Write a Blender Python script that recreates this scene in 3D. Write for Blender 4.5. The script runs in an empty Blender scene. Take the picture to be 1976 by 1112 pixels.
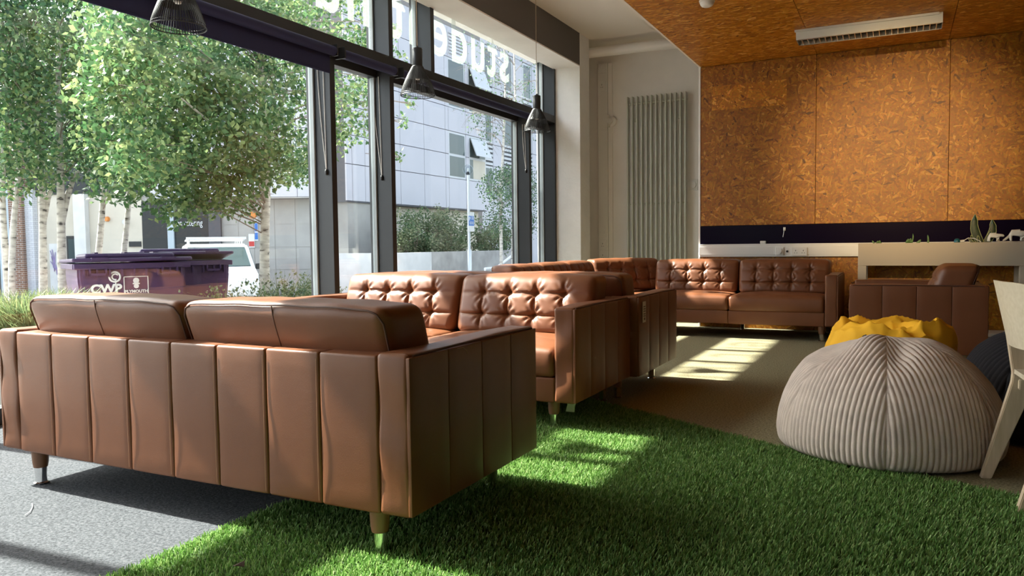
import bpy, bmesh, math, random
import numpy as np
from mathutils import Vector, Matrix

PI = math.pi
random.seed(7)
RNG = np.random.default_rng(11)
scene = bpy.context.scene
COL = scene.collection

# ------------------------------------------------------------------ camera
F_PX = 1491.46
CAM_H = 0.9612
YAW, PITCH, ROLL = 0.464789, -0.0554718, -0.0117732
_f = Vector((-math.sin(YAW) * math.cos(PITCH), math.cos(YAW) * math.cos(PITCH), math.sin(PITCH)))
_r = Vector((math.cos(YAW), math.sin(YAW), 0))
_u = _r.cross(_f)
_r, _u = _r * math.cos(ROLL) + _u * math.sin(ROLL), -_r * math.sin(ROLL) + _u * math.cos(ROLL)
cam_data = bpy.data.cameras.new('camera')
cam = bpy.data.objects.new('camera', cam_data)
COL.objects.link(cam)
cam_data.sensor_fit = 'HORIZONTAL'
cam_data.sensor_width = 36.0
cam_data.lens = F_PX / 1976 * 36.0
cam_data.clip_start = 0.05
cam_data.clip_end = 400
M = Matrix((( _r.x, _u.x, -_f.x, 0), (_r.y, _u.y, -_f.y, 0), (_r.z, _u.z, -_f.z, CAM_H), (0, 0, 0, 1)))
cam.matrix_world = M
scene.camera = cam
CAMLOC = Vector((0, 0, CAM_H))

def ray(px, py):
    return _f + _r * ((px - 988) / F_PX) - _u * ((py - 556) / F_PX)
def at_x(px, py, x):
    d = ray(px, py); return CAMLOC + d * (x / d.x)
def at_y(px, py, y):
    d = ray(px, py); return CAMLOC + d * (y / d.y)
def at_z(px, py, z):
    d = ray(px, py); return CAMLOC + d * ((z - CAM_H) / d.z)
def at_d(px, py, depth):
    return CAMLOC + ray(px, py) * depth

# ------------------------------------------------------------------ sky, sun, exposure
scene.view_settings.view_transform = 'Standard'
scene.view_settings.look = 'None'
scene.view_settings.gamma = 1.0
scene.view_settings.use_curve_mapping = False
scene.view_settings.exposure = 0.12
SUN_T = 0.985                       # tangent of the sun's height over the X axis
world = bpy.data.worlds.new('world')
scene.world = world
world.use_nodes = True
wn = world.node_tree.nodes
bg = wn['Background']
sky = wn.new('ShaderNodeTexSky')
sky.sky_type = 'NISHITA'
sky.sun_disc = False
sky.sun_elevation = math.atan(SUN_T)
sky.sun_rotation = -PI / 2
sky.dust_density = 3.0
sky.air_density = 1.0
hsv = wn.new('ShaderNodeHueSaturation'); hsv.inputs['Saturation'].default_value = 0.55
world.node_tree.links.new(sky.outputs[0], hsv.inputs['Color'])
world.node_tree.links.new(hsv.outputs[0], bg.inputs[0])
bg.inputs[1].default_value = 0.82
sun_data = bpy.data.lights.new('sun', 'SUN')
sun_data.energy = 31.0
sun_data.angle = math.radians(0.9)
sun_data.color = (1.0, 0.95, 0.87)
sun = bpy.data.objects.new('sun', sun_data)
COL.objects.link(sun)
sun.location = (-20, 2, 20)
sun.rotation_euler = Vector((1, 0.058, -SUN_T)).to_track_quat('-Z', 'Y').to_euler()

# ------------------------------------------------------------------ materials
def new_mat(name):
    m = bpy.data.materials.new(name)
    m.use_nodes = True
    return m, m.node_tree.nodes, m.node_tree.links, m.node_tree.nodes['Principled BSDF']

def mat(name, color, rough=0.5, metal=0.0, spec=0.5, vary=0.0, vscale=6.0, bump=0.0, bscale=60.0, coords='Object',
        color2=None, detail=4.0, trans=0.0):
    m, n, l, p = new_mat(name)
    p.inputs['Base Color'].default_value = (*color, 1)
    p.inputs['Roughness'].default_value = rough
    p.inputs['Metallic'].default_value = metal
    p.inputs['Specular IOR Level'].default_value = spec
    tc = n.new('ShaderNodeTexCoord')
    if vary > 0 or color2:
        nz = n.new('ShaderNodeTexNoise'); nz.inputs['Scale'].default_value = vscale
        nz.inputs['Detail'].default_value = detail
        l.new(tc.outputs[coords], nz.inputs['Vector'])
        rp = n.new('ShaderNodeValToRGB')
        c2 = color2 or tuple(min(1, c * (1 + vary)) for c in color)
        c1 = color if color2 else tuple(c * (1 - vary) for c in color)
        rp.color_ramp.elements[0].position = 0.32; rp.color_ramp.elements[1].position = 0.68
        rp.color_ramp.elements[0].color = (*c1, 1); rp.color_ramp.elements[1].color = (*c2, 1)
        l.new(nz.outputs['Fac'], rp.inputs[0]); l.new(rp.outputs[0], p.inputs['Base Color'])
    if bump > 0:
        nb = n.new('ShaderNodeTexNoise'); nb.inputs['Scale'].default_value = bscale; nb.inputs['Detail'].default_value = 3
        l.new(tc.outputs[coords], nb.inputs['Vector'])
        b = n.new('ShaderNodeBump'); b.inputs['Strength'].default_value = bump; b.inputs['Distance'].default_value = 0.01
        l.new(nb.outputs['Fac'], b.inputs['Height']); l.new(b.outputs[0], p.inputs['Normal'])
    return m

def island_mat(name, c1, c2, c3, rough=0.5, transl=0.0, tcol=None):
    """blades and leaves: the colour varies from piece to piece"""
    m, n, l, p = new_mat(name)
    g = n.new('ShaderNodeNewGeometry')
    rp = n.new('ShaderNodeValToRGB')
    rp.color_ramp.elements[0].color = (*c1, 1); rp.color_ramp.elements[1].color = (*c3, 1)
    e = rp.color_ramp.elements.new(0.55); e.color = (*c2, 1)
    l.new(g.outputs['Random Per Island'], rp.inputs[0]); l.new(rp.outputs[0], p.inputs['Base Color'])
    p.inputs['Roughness'].default_value = rough
    p.inputs['Specular IOR Level'].default_value = 0.35
    if transl > 0:
        t = n.new('ShaderNodeBsdfTranslucent'); mx = n.new('ShaderNodeMixShader'); mx.inputs[0].default_value = transl
        if tcol:
            t.inputs['Color'].default_value = (*tcol, 1)
        else:
            l.new(rp.outputs[0], t.inputs['Color'])
        out = n['Material Output']
        l.new(p.outputs[0], mx.inputs[1]); l.new(t.outputs[0], mx.inputs[2]); l.new(mx.outputs[0], out.inputs[0])
    return m

def leather_mat(name, c1, c2):
    m, n, l, p = new_mat(name)
    tc = n.new('ShaderNodeTexCoord')
    nz = n.new('ShaderNodeTexNoise'); nz.inputs['Scale'].default_value = 4.0; nz.inputs['Detail'].default_value = 5
    l.new(tc.outputs['Object'], nz.inputs['Vector'])
    rp = n.new('ShaderNodeValToRGB'); rp.color_ramp.elements[0].position = .3; rp.color_ramp.elements[1].position = .75
    rp.color_ramp.elements[0].color = (*c1, 1); rp.color_ramp.elements[1].color = (*c2, 1)
    l.new(nz.outputs['Fac'], rp.inputs[0]); l.new(rp.outputs[0], p.inputs['Base Color'])
    p.inputs['Roughness'].default_value = 0.41
    p.inputs['Specular IOR Level'].default_value = 0.38
    vo = n.new('ShaderNodeTexVoronoi'); vo.inputs['Scale'].default_value = 420
    l.new(tc.outputs['Object'], vo.inputs['Vector'])
    w = n.new('ShaderNodeTexNoise'); w.inputs['Scale'].default_value = 9; w.inputs['Detail'].default_value = 2
    mp = n.new('ShaderNodeMapping'); mp.inputs['Scale'].default_value = (1.0, 1.0, 1.8)
    l.new(tc.outputs['Object'], mp.inputs['Vector']); l.new(mp.outputs[0], w.inputs['Vector'])
    b1 = n.new('ShaderNodeBump'); b1.inputs['Strength'].default_value = 0.10; b1.inputs['Distance'].default_value = 0.002
    b2 = n.new('ShaderNodeBump'); b2.inputs['Strength'].default_value = 0.05; b2.inputs['Distance'].default_value = 0.012
    l.new(w.outputs['Fac'], b2.inputs['Height'])
    l.new(vo.outputs['Distance'], b1.inputs['Height']); l.new(b2.outputs[0], b1.inputs['Normal'])
    l.new(b1.outputs[0], p.inputs['Normal'])
    return m

def osb_mat(name, long_axis=None, bright=1.0):
    """pressed strand board: overlapping flat strands in several directions"""
    m, n, l, p = new_mat(name)
    tc = n.new('ShaderNodeTexCoord')
    wz = n.new('ShaderNodeTexNoise'); wz.inputs['Scale'].default_value = 9; wz.inputs['Detail'].default_value = 2
    l.new(tc.outputs['Object'], wz.inputs['Vector'])
    wv = n.new('ShaderNodeVectorMath'); wv.operation = 'SCALE'; wv.inputs['Scale'].default_value = 0.05
    l.new(wz.outputs['Color'], wv.inputs[0])
    ad = n.new('ShaderNodeVectorMath'); ad.operation = 'ADD'
    l.new(tc.outputs['Object'], ad.inputs[0]); l.new(wv.outputs[0], ad.inputs[1])
    angles = [0.15, 0.75, 1.35, 1.95, 2.6] if long_axis is None else [-.25, 0.1, 0.4, -.55]
    prev_key = None; prev_val = None
    for i, a in enumerate(angles):
        mp = n.new('ShaderNodeMapping'); mp.vector_type = 'TEXTURE'
        mp.inputs['Location'].default_value = (3.1 * i, 1.7 * i, 0)
        mp.inputs['Rotation'].default_value = (0, 0, a)
        mp.inputs['Scale'].default_value = (.085, .017, 1) if i % 2 == 0 else (.062, .021, 1)
        l.new(ad.outputs[0], mp.inputs['Vector'])
        vo = n.new('ShaderNodeTexVoronoi'); vo.voronoi_dimensions = '2D'; vo.inputs['Scale'].default_value = 1.0
        l.new(mp.outputs[0], vo.inputs['Vector'])
        sx = n.new('ShaderNodeSeparateColor'); l.new(vo.outputs['Color'], sx.inputs[0])
        if prev_key is None:
            prev_key, prev_val = sx.outputs[0], sx.outputs[1]
        else:
            gt = n.new('ShaderNodeMath'); gt.operation = 'GREATER_THAN'
            l.new(sx.outputs[0], gt.inputs[0]); l.new(prev_key, gt.inputs[1])
            mk = n.new('ShaderNodeMath'); mk.operation = 'MAXIMUM'
            l.new(sx.outputs[0], mk.inputs[0]); l.new(prev_key, mk.inputs[1])
            mv = n.new('ShaderNodeMix'); mv.data_type = 'FLOAT'
            l.new(gt.outputs[0], mv.inputs[0]); l.new(prev_val, mv.inputs[2]); l.new(sx.outputs[1], mv.inputs[3])
            prev_key, prev_val = mk.outputs[0], mv.outputs[0]
    rp = n.new('ShaderNodeValToRGB'); cr = rp.color_ramp
    stops = [(0.0, (.10, .033, .009)), (.045, (.23, .088, .022)), (.35, (.295, .120, .031)), (.65, (.355, .153, .042)), (.90, (.43, .200, .062)), (1.0, (.56, .30, .11))]
    if long_axis is not None:
        stops = [(0.0, (.16, .055, .015)), (.06, (.34, .135, .034)), (.40, (.40, .168, .044)), (.62, (.48, .215, .062)), (.85, (.60, .30, .10)), (1.0, (.74, .44, .18))]
    cr.elements[0].position = 0; cr.elements[0].color = (*[c * bright for c in stops[0][1]], 1)
    cr.elements[1].position = 1; cr.elements[1].color = (*[c * bright for c in stops[-1][1]], 1)
    for s, c in stops[1:-1]:
        e = cr.elements.new(s); e.color = (*[k * bright for k in c], 1)
    l.new(prev_val, rp.inputs[0])
    fn = n.new('ShaderNodeTexNoise'); fn.inputs['Scale'].default_value = 55; fn.inputs['Detail'].default_value = 4
    l.new(tc.outputs['Object'], fn.inputs['Vector'])
    mx = n.new('ShaderNodeMix'); mx.data_type = 'RGBA'; mx.blend_type = 'OVERLAY'; mx.inputs[0].default_value = 0.35
    l.new(rp.outputs[0], mx.inputs[6]); l.new(fn.outputs['Color'], mx.inputs[7])
    hs = n.new('ShaderNodeHueSaturation'); hs.inputs['Saturation'].default_value = 1.16
    l.new(mx.outputs[2], hs.inputs['Color']); l.new(hs.outputs[0], p.inputs['Base Color'])
    p.inputs['Roughness'].default_value = 0.48
    b = n.new('ShaderNodeBump'); b.inputs['Strength'].default_value = 0.25; b.inputs['Distance'].default_value = 0.004
    l.new(prev_val, b.inputs['Height']); l.new(b.outputs[0], p.inputs['Normal'])
    return m

def glass_mat(name, tint=(.93, .96, .95), ior=1.5):
    m, n, l, p = new_mat(name)
    n.remove(p)
    t = n.new('ShaderNodeBsdfTransparent'); t.inputs[0].default_value = (*tint, 1)
    g = n.new('ShaderNodeBsdfGlossy'); g.inputs['Roughness'].default_value = 0.0
    ge = n.new('ShaderNodeNewGeometry')
    dt = n.new('ShaderNodeVectorMath'); dt.operation = 'DOT_PRODUCT'
    l.new(ge.outputs['Incoming'], dt.inputs[0]); l.new(ge.outputs['Normal'], dt.inputs[1])
    ab = n.new('ShaderNodeMath'); ab.operation = 'ABSOLUTE'; l.new(dt.outputs['Value'], ab.inputs[0])
    om = n.new('ShaderNodeMath'); om.operation = 'SUBTRACT'; om.inputs[0].default_value = 1.0; l.new(ab.outputs[0], om.inputs[1])
    pw = n.new('ShaderNodeMath'); pw.operation = 'POWER'; pw.inputs[1].default_value = 5.0; l.new(om.outputs[0], pw.inputs[0])
    f0 = ((ior - 1) / (ior + 1)) ** 2
    ma = n.new('ShaderNodeMath'); ma.operation = 'MULTIPLY_ADD'; ma.inputs[1].default_value = 1 - f0; ma.inputs[2].default_value = f0
    l.new(pw.outputs[0], ma.inputs[0])
    mx = n.new('ShaderNodeMixShader')
    l.new(ma.outputs[0], mx.inputs[0]); l.new(t.outputs[0], mx.inputs[1]); l.new(g.outputs[0], mx.inputs[2])
    l.new(mx.outputs[0], n['Material Output'].inputs[0])
    return m

def film_mat(name, color, alpha):
    m, n, l, p = new_mat(name)
    p.inputs['Base Color'].default_value = (*color, 1); p.inputs['Roughness'].default_value = .6
    tl = n.new('ShaderNodeBsdfTranslucent'); tl.inputs[0].default_value = (*color, 1)
    m1 = n.new('ShaderNodeMixShader'); m1.inputs[0].default_value = .35
    t = n.new('ShaderNodeBsdfTransparent'); mx = n.new('ShaderNodeMixShader'); mx.inputs[0].default_value = alpha
    l.new(p.outputs[0], m1.inputs[1]); l.new(tl.outputs[0], m1.inputs[2])
    l.new(t.outputs[0], mx.inputs[1]); l.new(m1.outputs[0], mx.inputs[2]); l.new(mx.outputs[0], n['Material Output'].inputs[0])
    return m

def carpet_mat(name, c1, c2, c3):
    m, n, l, p = new_mat(name)
    tc = n.new('ShaderNodeTexCoord')
    a = n.new('ShaderNodeTexNoise'); a.inputs['Scale'].default_value = 95; a.inputs['Detail'].default_value = 5; a.inputs['Roughness'].default_value = .8
    b = n.new('ShaderNodeTexNoise'); b.inputs['Scale'].default_value = 1.3; b.inputs['Detail'].default_value = 3
    l.new(tc.outputs['Object'], a.inputs['Vector']); l.new(tc.outputs['Object'], b.inputs['Vector'])
    rp = n.new('ShaderNodeValToRGB'); rp.color_ramp.elements[0].position = .36; rp.color_ramp.elements[1].position = .66
    rp.color_ramp.elements[0].color = (*c1, 1); rp.color_ramp.elements[1].color = (*c3, 1)
    e = rp.color_ramp.elements.new(.5); e.color = (*c2, 1)
    l.new(a.outputs['Fac'], rp.inputs[0])
    mx = n.new('ShaderNodeMix'); mx.data_type = 'RGBA'; mx.blend_type = 'OVERLAY'; mx.inputs[0].default_value = .25
    l.new(rp.outputs[0], mx.inputs[6]); l.new(b.outputs['Color'], mx.inputs[7])
    l.new(rp.outputs[0], p.inputs['Base Color'])
    p.inputs['Roughness'].default_value = 1.0; p.inputs['Specular IOR Level'].default_value = .1
    bp = n.new('ShaderNodeBump'); bp.inputs['Strength'].default_value = .7; bp.inputs['Distance'].default_value = .006
    l.new(a.outputs['Fac'], bp.inputs['Height']); l.new(bp.outputs[0], p.inputs['Normal'])
    return m

def wood_mat(name, c1, c2, axis=2):
    m, n, l, p = new_mat(name)
    tc = n.new('ShaderNodeTexCoord'); mp = n.new('ShaderNodeMapping')
    s = [18, 18, 18]; s[axis] = 2.0
    mp.inputs['Scale'].default_value = s
    l.new(tc.outputs['Object'], mp.inputs['Vector'])
    a = n.new('ShaderNodeTexNoise'); a.inputs['Scale'].default_value = 3; a.inputs['Detail'].default_value = 6
    l.new(mp.outputs[0], a.inputs['Vector'])
    rp = n.new('ShaderNodeValToRGB'); rp.color_ramp.elements[0].position = .3; rp.color_ramp.elements[1].position = .7
    rp.color_ramp.elements[0].color = (*c1, 1); rp.color_ramp.elements[1].color = (*c2, 1)
    l.new(a.outputs['Fac'], rp.inputs[0]); l.new(rp.outputs[0], p.inputs['Base Color'])
    p.inputs['Roughness'].default_value = .42
    return m

def bark_mat(name):
    m, n, l, p = new_mat(name)
    tc = n.new('ShaderNodeTexCoord'); mp = n.new('ShaderNodeMapping'); mp.inputs['Scale'].default_value = (5, 5, 14)
    l.new(tc.outputs['Object'], mp.inputs['Vector'])
    a = n.new('ShaderNodeTexNoise'); a.inputs['Scale'].default_value = 1.4; a.inputs['Detail'].default_value = 5
    l.new(mp.outputs[0], a.inputs['Vector'])
    rp = n.new('ShaderNodeValToRGB'); cr = rp.color_ramp
    cr.elements[0].position = .33; cr.elements[0].color = (.05, .045, .04, 1)
    cr.elements[1].position = .60; cr.elements[1].color = (.62, .58, .52, 1)
    e = cr.elements.new(.40); e.color = (.40, .37, .33, 1)
    l.new(a.outputs['Fac'], rp.inputs[0]); l.new(rp.outputs[0], p.inputs['Base Color'])
    p.inputs['Roughness'].default_value = .8
    return m

def brick_mat(name, c1, c2, mortar, scale=6.0, w=.5, h=.25):
    m, n, l, p = new_mat(name)
    tc = n.new('ShaderNodeTexCoord'); mp = n.new('ShaderNodeMapping'); mp.inputs['Rotation'].default_value = (PI / 2, 0, 0)
    l.new(tc.outputs['Object'], mp.inputs['Vector'])
    b = n.new('ShaderNodeTexBrick'); b.inputs['Scale'].default_value = scale
    b.inputs['Color1'].default_value = (*c1, 1); b.inputs['Color2'].default_value = (*c2, 1); b.inputs['Mortar'].default_value = (*mortar, 1)
    b.inputs['Brick Width'].default_value = w * 2; b.inputs['Row Height'].default_value = h * 1.6; b.inputs['Mortar Size'].default_value = .04
    l.new(mp.outputs[0], b.inputs['Vector']); l.new(b.outputs[0], p.inputs['Base Color'])
    p.inputs['Roughness'].default_value = .9
    return m

MT = {}
MT['leather'] = leather_mat('tan_leather', (.158, .0545, .0215), (.197, .0715, .0285))
MT['seam'] = mat('dark_seam', (.09, .035, .02), .6)
MT['stitch'] = mat('stitch_thread', (.40, .22, .12), .7)
MT['chrome'] = mat('chrome', (.78, .78, .78), .08, metal=1.0)
MT['legwood'] = mat('stained_leg', (.19, .085, .04), .45)
MT['osb'] = osb_mat('strand_board')
MT['osb_ceiling'] = osb_mat('strand_board_ceiling', long_axis=0)
MT['osb_patch'] = osb_mat('strand_board_pale', bright=1.45)
MT['white'] = mat('white_paint', (.88, .845, .81), .7, vary=.03, vscale=3)
MT['plaster'] = mat('rough_white_plaster', (.90, .88, .86), .85, vary=.03, vscale=5, bump=.6, bscale=28)
MT['ceil_white'] = mat('ceiling_white', (.86, .80, .74), .8)
MT['bulkhead'] = mat('bulkhead_grey_brown', (.115, .10, .09), .6)
MT['frame'] = mat('anthracite_frame', (.017, .018, .021), .48, bump=.05, bscale=200)
MT['blind'] = mat('navy_blind', (.015, .018, .075), .75)
MT['plastic_w'] = mat('white_plastic', (.78, .76, .72), .4)
MT['plastic_k'] = mat('black_plastic', (.012, .012, .013), .4)
MT['shade'] = mat('black_lamp', (.010, .011, .013), .45)
MT['glass'] = glass_mat('window_glass', ior=1.62)
MT['bead'] = mat('glazing_bead', (.30, .33, .34), .5)
MT['letter'] = film_mat('frosted_letter', (.62, .72, .62), .22)
MT['carpet_grey'] = carpet_mat('grey_carpet', (.032, .035, .040), (.076, .081, .089), (.138, .144, .155))
MT['carpet_olive'] = carpet_mat('olive_carpet', (.11, .096, .056), (.25, .225, .135), (.40, .365, .24))
MT['turf_base'] = mat('turf_base', (.045, .09, .02), .95, vary=.4, vscale=120)
MT['turf'] = island_mat('turf_blade', (.07, .16, .03), (.16, .31, .07), (.36, .48, .18), .6, .25)
MT['radiator'] = mat('radiator_enamel', (.62, .63, .55), .35)
MT['darkglass'] = mat('dark_purple_glass', (.006, .003, .014), .18, spec=.06)
MT['console'] = mat('putty_paint', (.50, .42, .32), .55)
MT['soil'] = mat('soil', (.03, .022, .015), 1)
MT['cord_beige'] = mat('beige_corduroy', (.58, .48, .41), .95, spec=.15, vary=.10, vscale=14, bump=.3, bscale=350)
MT['cord_black'] = mat('black_corduroy', (.022, .021, .024), .95, spec=.2, bump=.3, bscale=350)
MT['yellow'] = mat('yellow_cloth', (1.0, .52, .03), .7, spec=.2, bump=.2, bscale=500)
MT['birch'] = wood_mat('pale_wood', (.50, .38, .25), (.62, .49, .34))
MT['ply'] = wood_mat('pale_ply', (.58, .48, .34), (.66, .56, .42), axis=0)
MT['bin'] = mat('purple_bin', (.075, .035, .10), .45)
MT['bin_lid'] = mat('purple_lid', (.060, .030, .095), .42)
MT['print'] = mat('white_print', (.80, .80, .80), .6)
MT['van'] = mat('van_white', (.78, .80, .82), .25)
MT['carglass'] = mat('vehicle_glass', (.05, .075, .075), .12, spec=.25)
MT['tyre'] = mat('tyre', (.02, .02, .02), .8)
MT['alu'] = mat('aluminium', (.55, .56, .57), .35, metal=.7)
MT['bark'] = bark_mat('birch_bark')
MT['twig'] = mat('twig', (.24, .19, .15), .8)
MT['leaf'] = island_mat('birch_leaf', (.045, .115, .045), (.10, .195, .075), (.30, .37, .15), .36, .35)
MT['leaf2'] = island_mat('darker_birch_leaf', (.035, .09, .045), (.075, .155, .075), (.19, .28, .13), .36, .35)  # darker green for alternate left birches and the young trees
MT['bush'] = island_mat('bush_leaf', (.05, .10, .04), (.12, .19, .09), (.30, .35, .20), .5, .3)
MT['bush2'] = island_mat('olive_bush_leaf', (.07, .10, .05), (.20, .24, .12), (.36, .36, .22), .5, .3)
MT['grassy'] = island_mat('long_grass', (.08, .13, .06), (.16, .22, .09), (.35, .36, .17), .6, .3)
MT['concrete'] = mat('concrete', (.42, .40, .37), .85, vary=.12, vscale=1.2, bump=.15, bscale=20)
MT['concrete_w'] = mat('pale_concrete', (.66, .65, .63), .85, vary=.08, vscale=3)
MT['concrete_s'] = mat('stained_concrete', (.40, .38, .36), .9, vary=.22, vscale=2.4)
MT['clad'] = mat('lavender_grey_cladding', (.54, .525, .57), .5, vary=.02, vscale=1)
MT['joint'] = mat('joint_dark_grey', (.10, .10, .11), .8)  # plain dark grey behind the panels, on a soffit and a post
MT['bglass'] = mat('building_glass', (.05, .075, .08), .06)
MT['bframe'] = mat('building_window_frame', (.55, .56, .58), .4)
MT['cream'] = mat('cream_render', (.62, .56, .46), .9, vary=.06, vscale=1.5)
MT['dark'] = mat('dark_shopfront', (.02, .022, .025), .25)
MT['brick'] = brick_mat('brown_brick', (.24, .13, .085), (.17, .095, .065), (.42, .40, .37))
MT['wbrick'] = brick_mat('white_brick', (.66, .66, .68), (.60, .60, .64), (.45, .45, .48))
MT['bluecol'] = mat('pale_blue_column', (.46, .53, .58), .5)
MT['asphalt'] = mat('asphalt', (.16, .16, .165), .95, vary=.15, vscale=30)
MT['paving'] = brick_mat('paving', (.36, .34, .32), (.30, .29, .28), (.16, .15, .14), scale=3)
MT['signblue'] = mat('sign_blue', (.03, .17, .55), .5)
MT['signred'] = mat('sign_red', (.60, .06, .05), .5)
MT['orange'] = mat('amber_lens', (.70, .25, .05), .4)
MT['globe'] = glass_mat('lamp_globe_glass', (.80, .84, .86), 1.5)
MT['bone'] = mat('white_ceramic', (.80, .78, .72), .35)
MT['succulent'] = mat('succulent', (.10, .20, .06), .5, vary=.4, vscale=30)
MT['snake'] = mat('snake_plant_dark', (.016, .035, .012), .45, vary=.5, vscale=25)
MT['snake_e'] = mat('snake_plant_edge', (.35, .36, .14), .5)
MT['teal'] = mat('teal_plastic', (.01, .10, .13), .4)
MT['tagpaper'] = mat('tag_paper', (.60, .56, .50), .8)
MT['tagink'] = mat('tag_ink', (.12, .10, .09), .8)
MT['deadleaf'] = mat('dead_leaf', (.05, .025, .012), .8)
MT['lampwhite'] = mat('fitting_white', (.72, .70, .64), .35)
MT['louvre'] = mat('louvre_metal', (.80, .78, .72), .2, metal=.6)
MT['rearwall'] = mat('interior_wall', (.10, .09, .08), .8)

# ------------------------------------------------------------------ mesh helpers
def link(name, me, material, parent=None, loc=(0, 0, 0), rot=(0, 0, 0), smooth=True):
    if material is not None and not me.materials:
        me.materials.append(material)
    if smooth:
        me.polygons.foreach_set('use_smooth', [True] * len(me.polygons))
        if len(me.polygons) < 60000:
            me.set_sharp_from_angle(angle=math.radians(44))
    o = bpy.data.objects.new(name, me)
    COL.objects.link(o)
    o.location = loc; o.rotation_euler = rot
    if parent is not None:
        o.parent = parent
    return o

def from_arrays(name, V, Fc):
    me = bpy.data.meshes.new(name)
    me.from_pydata([tuple(map(float, v)) for v in V], [], Fc)
    me.update()
    return me

def from_quads(name, V, nq, tri=False):
    """V is an array of 4 (or 3) corners per face, no sharing"""
    k = 3 if tri else 4
    me = bpy.data.meshes.new(name)
    n = len(V)
    me.vertices.add(n); me.vertices.foreach_set('co', np.asarray(V, np.float32).ravel())
    me.loops.add(n); me.loops.foreach_set('vertex_index', np.arange(n, dtype=np.int32))
    me.polygons.add(nq)
    me.polygons.foreach_set('loop_start', np.arange(0, n, k, dtype=np.int32))
    me.polygons.foreach_set('loop_total', np.full(nq, k, dtype=np.int32))
    me.update(calc_edges=True)
    return me

def bm_mesh(name, bm):
    me = bpy.data.meshes.new(name)
    bm.normal_update(); bm.to_mesh(me); bm.free()
    return me

def box_bm(bm, x0, x1, y0, y1, z0, z1, bevel=0.0, seg=2):
    mtx = Matrix.Translation(((x0 + x1) / 2, (y0 + y1) / 2, (z0 + z1) / 2)) @ Matrix.Diagonal((abs(x1 - x0), abs(y1 - y0), abs(z1 - z0), 1))
    r = bmesh.ops.create_cube(bm, size=1.0, matrix=mtx)
    if bevel > 0:
        es = set()
        for v in r['verts']:
            es.update(v.link_edges)
        bmesh.ops.bevel(bm, geom=list(es), offset=bevel, segments=seg, affect='EDGES', profile=.5)

def box(name, x0, x1, y0, y1, z0, z1, material, parent=None, bevel=0.0, seg=2, origin=None):
    """origin: world position of the parent, so that the corner values stay world values"""
    bm = bmesh.new()
    ox, oy, oz = origin or (0, 0, 0)
    box_bm(bm, x0 - ox, x1 - ox, y0 - oy, y1 - oy, z0 - oz, z1 - oz, bevel, seg)
    return link(name, bm_mesh(name, bm), material, parent, smooth=False)

def boxes(name, lst, material, parent=None, bevel=0.0, origin=None):
    bm = bmesh.new(); ox, oy, oz = origin or (0, 0, 0)
    for (x0, x1, y0, y1, z0, z1) in lst:
        box_bm(bm, x0 - ox, x1 - ox, y0 - oy, y1 - oy, z0 - oz, z1 - oz, bevel)
    return link(name, bm_mesh(name, bm), material, parent, smooth=False)

def obox(name, P0, ex, ey, ez, material, parent=None, bevel=0.0):
    """box from a corner and three edge vectors"""
    bm = bmesh.new(); box_bm(bm, 0, 1, 0, 1, 0, 1)
    A = Matrix(((ex[0], ey[0], ez[0], P0[0]), (ex[1], ey[1], ez[1], P0[1]), (ex[2], ey[2], ez[2], P0[2]), (0, 0, 0, 1)))
    bm.transform(A)
    bmesh.ops.recalc_face_normals(bm, faces=bm.faces)
    return link(name, bm_mesh(name, bm), material, parent, smooth=False)

def tube_arrays(pts, radii, n=10, cap=True):
    pts = [Vector(p) for p in pts]
    if not hasattr(radii, '__len__'):
        radii = [radii] * len(pts)
    V, Fc = [], []
    up = None
    for i, p in enumerate(pts):
        if i == 0: t = pts[1] - pts[0]
        elif i == len(pts) - 1: t = pts[-1] - pts[-2]
        else: t = pts[i + 1] - pts[i - 1]
        t.normalize()
        if up is None:
            up = Vector((0, 0, 1)) if abs(t.z) < .9 else Vector((1, 0, 0))
        a = t.cross(up).normalized(); b = a.cross(t).normalized(); up = b
        for k in range(n):
            th = 2 * PI * k / n
            V.append(p + (a * math.cos(th) + b * math.sin(th)) * radii[i])
    for i in range(len(pts) - 1):
        for k in range(n):
            Fc.append((i * n + k, i * n + (k + 1) % n, (i + 1) * n + (k + 1) % n, (i + 1) * n + k))
    if cap:
        Fc.append(tuple(range(n))); Fc.append(tuple(reversed(range((len(pts) - 1) * n, len(pts) * n))))
    return V, Fc

def tubes_mesh(name, lst, n=8):
    V, Fc = [], []
    for pts, r in lst:
        v, f = tube_arrays(pts, r, n)
        o = len(V); V += v; Fc += [tuple(i + o for i in q) for q in f]
    return from_arrays(name, V, Fc)

def tube(name, pts, r, material, parent=None, n=10):
    return link(name, tubes_mesh(name, [(pts, r)], n), material, parent)

def lathe_mesh(name, prof, n=32, center=(0, 0)):
    V, Fc = [], []
    for (r, z) in prof:
        for k in range(n):
            th = 2 * PI * k / n
            V.append((center[0] + r * math.cos(th), center[1] + r * math.sin(th), z))
    m = len(prof)
    for i in range(m - 1):
        for k in range(n):
            Fc.append((i * n + k, i * n + (k + 1) % n, (i + 1) * n + (k + 1) % n, (i + 1) * n + k))
    Fc.append(tuple(reversed(range(n)))); Fc.append(tuple(range((m - 1) * n, m * n)))
    return from_arrays(name, V, Fc)

def lathe(name, prof, material, parent=None, n=32, loc=(0, 0, 0), rot=(0, 0, 0)):
    return link(name, lathe_mesh(name, prof, n), material, parent, loc, rot)

def axis_cuts(L, r, step):
    c = [0, r * .12, r * .35, r * .65, r]
    k = max(1, int(round((L - 2 * r) / step)))
    mid = list(np.linspace(r, L - r, k + 1))[1:-1]
    return np.array(c + mid + [L - q for q in reversed(c)])

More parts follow.
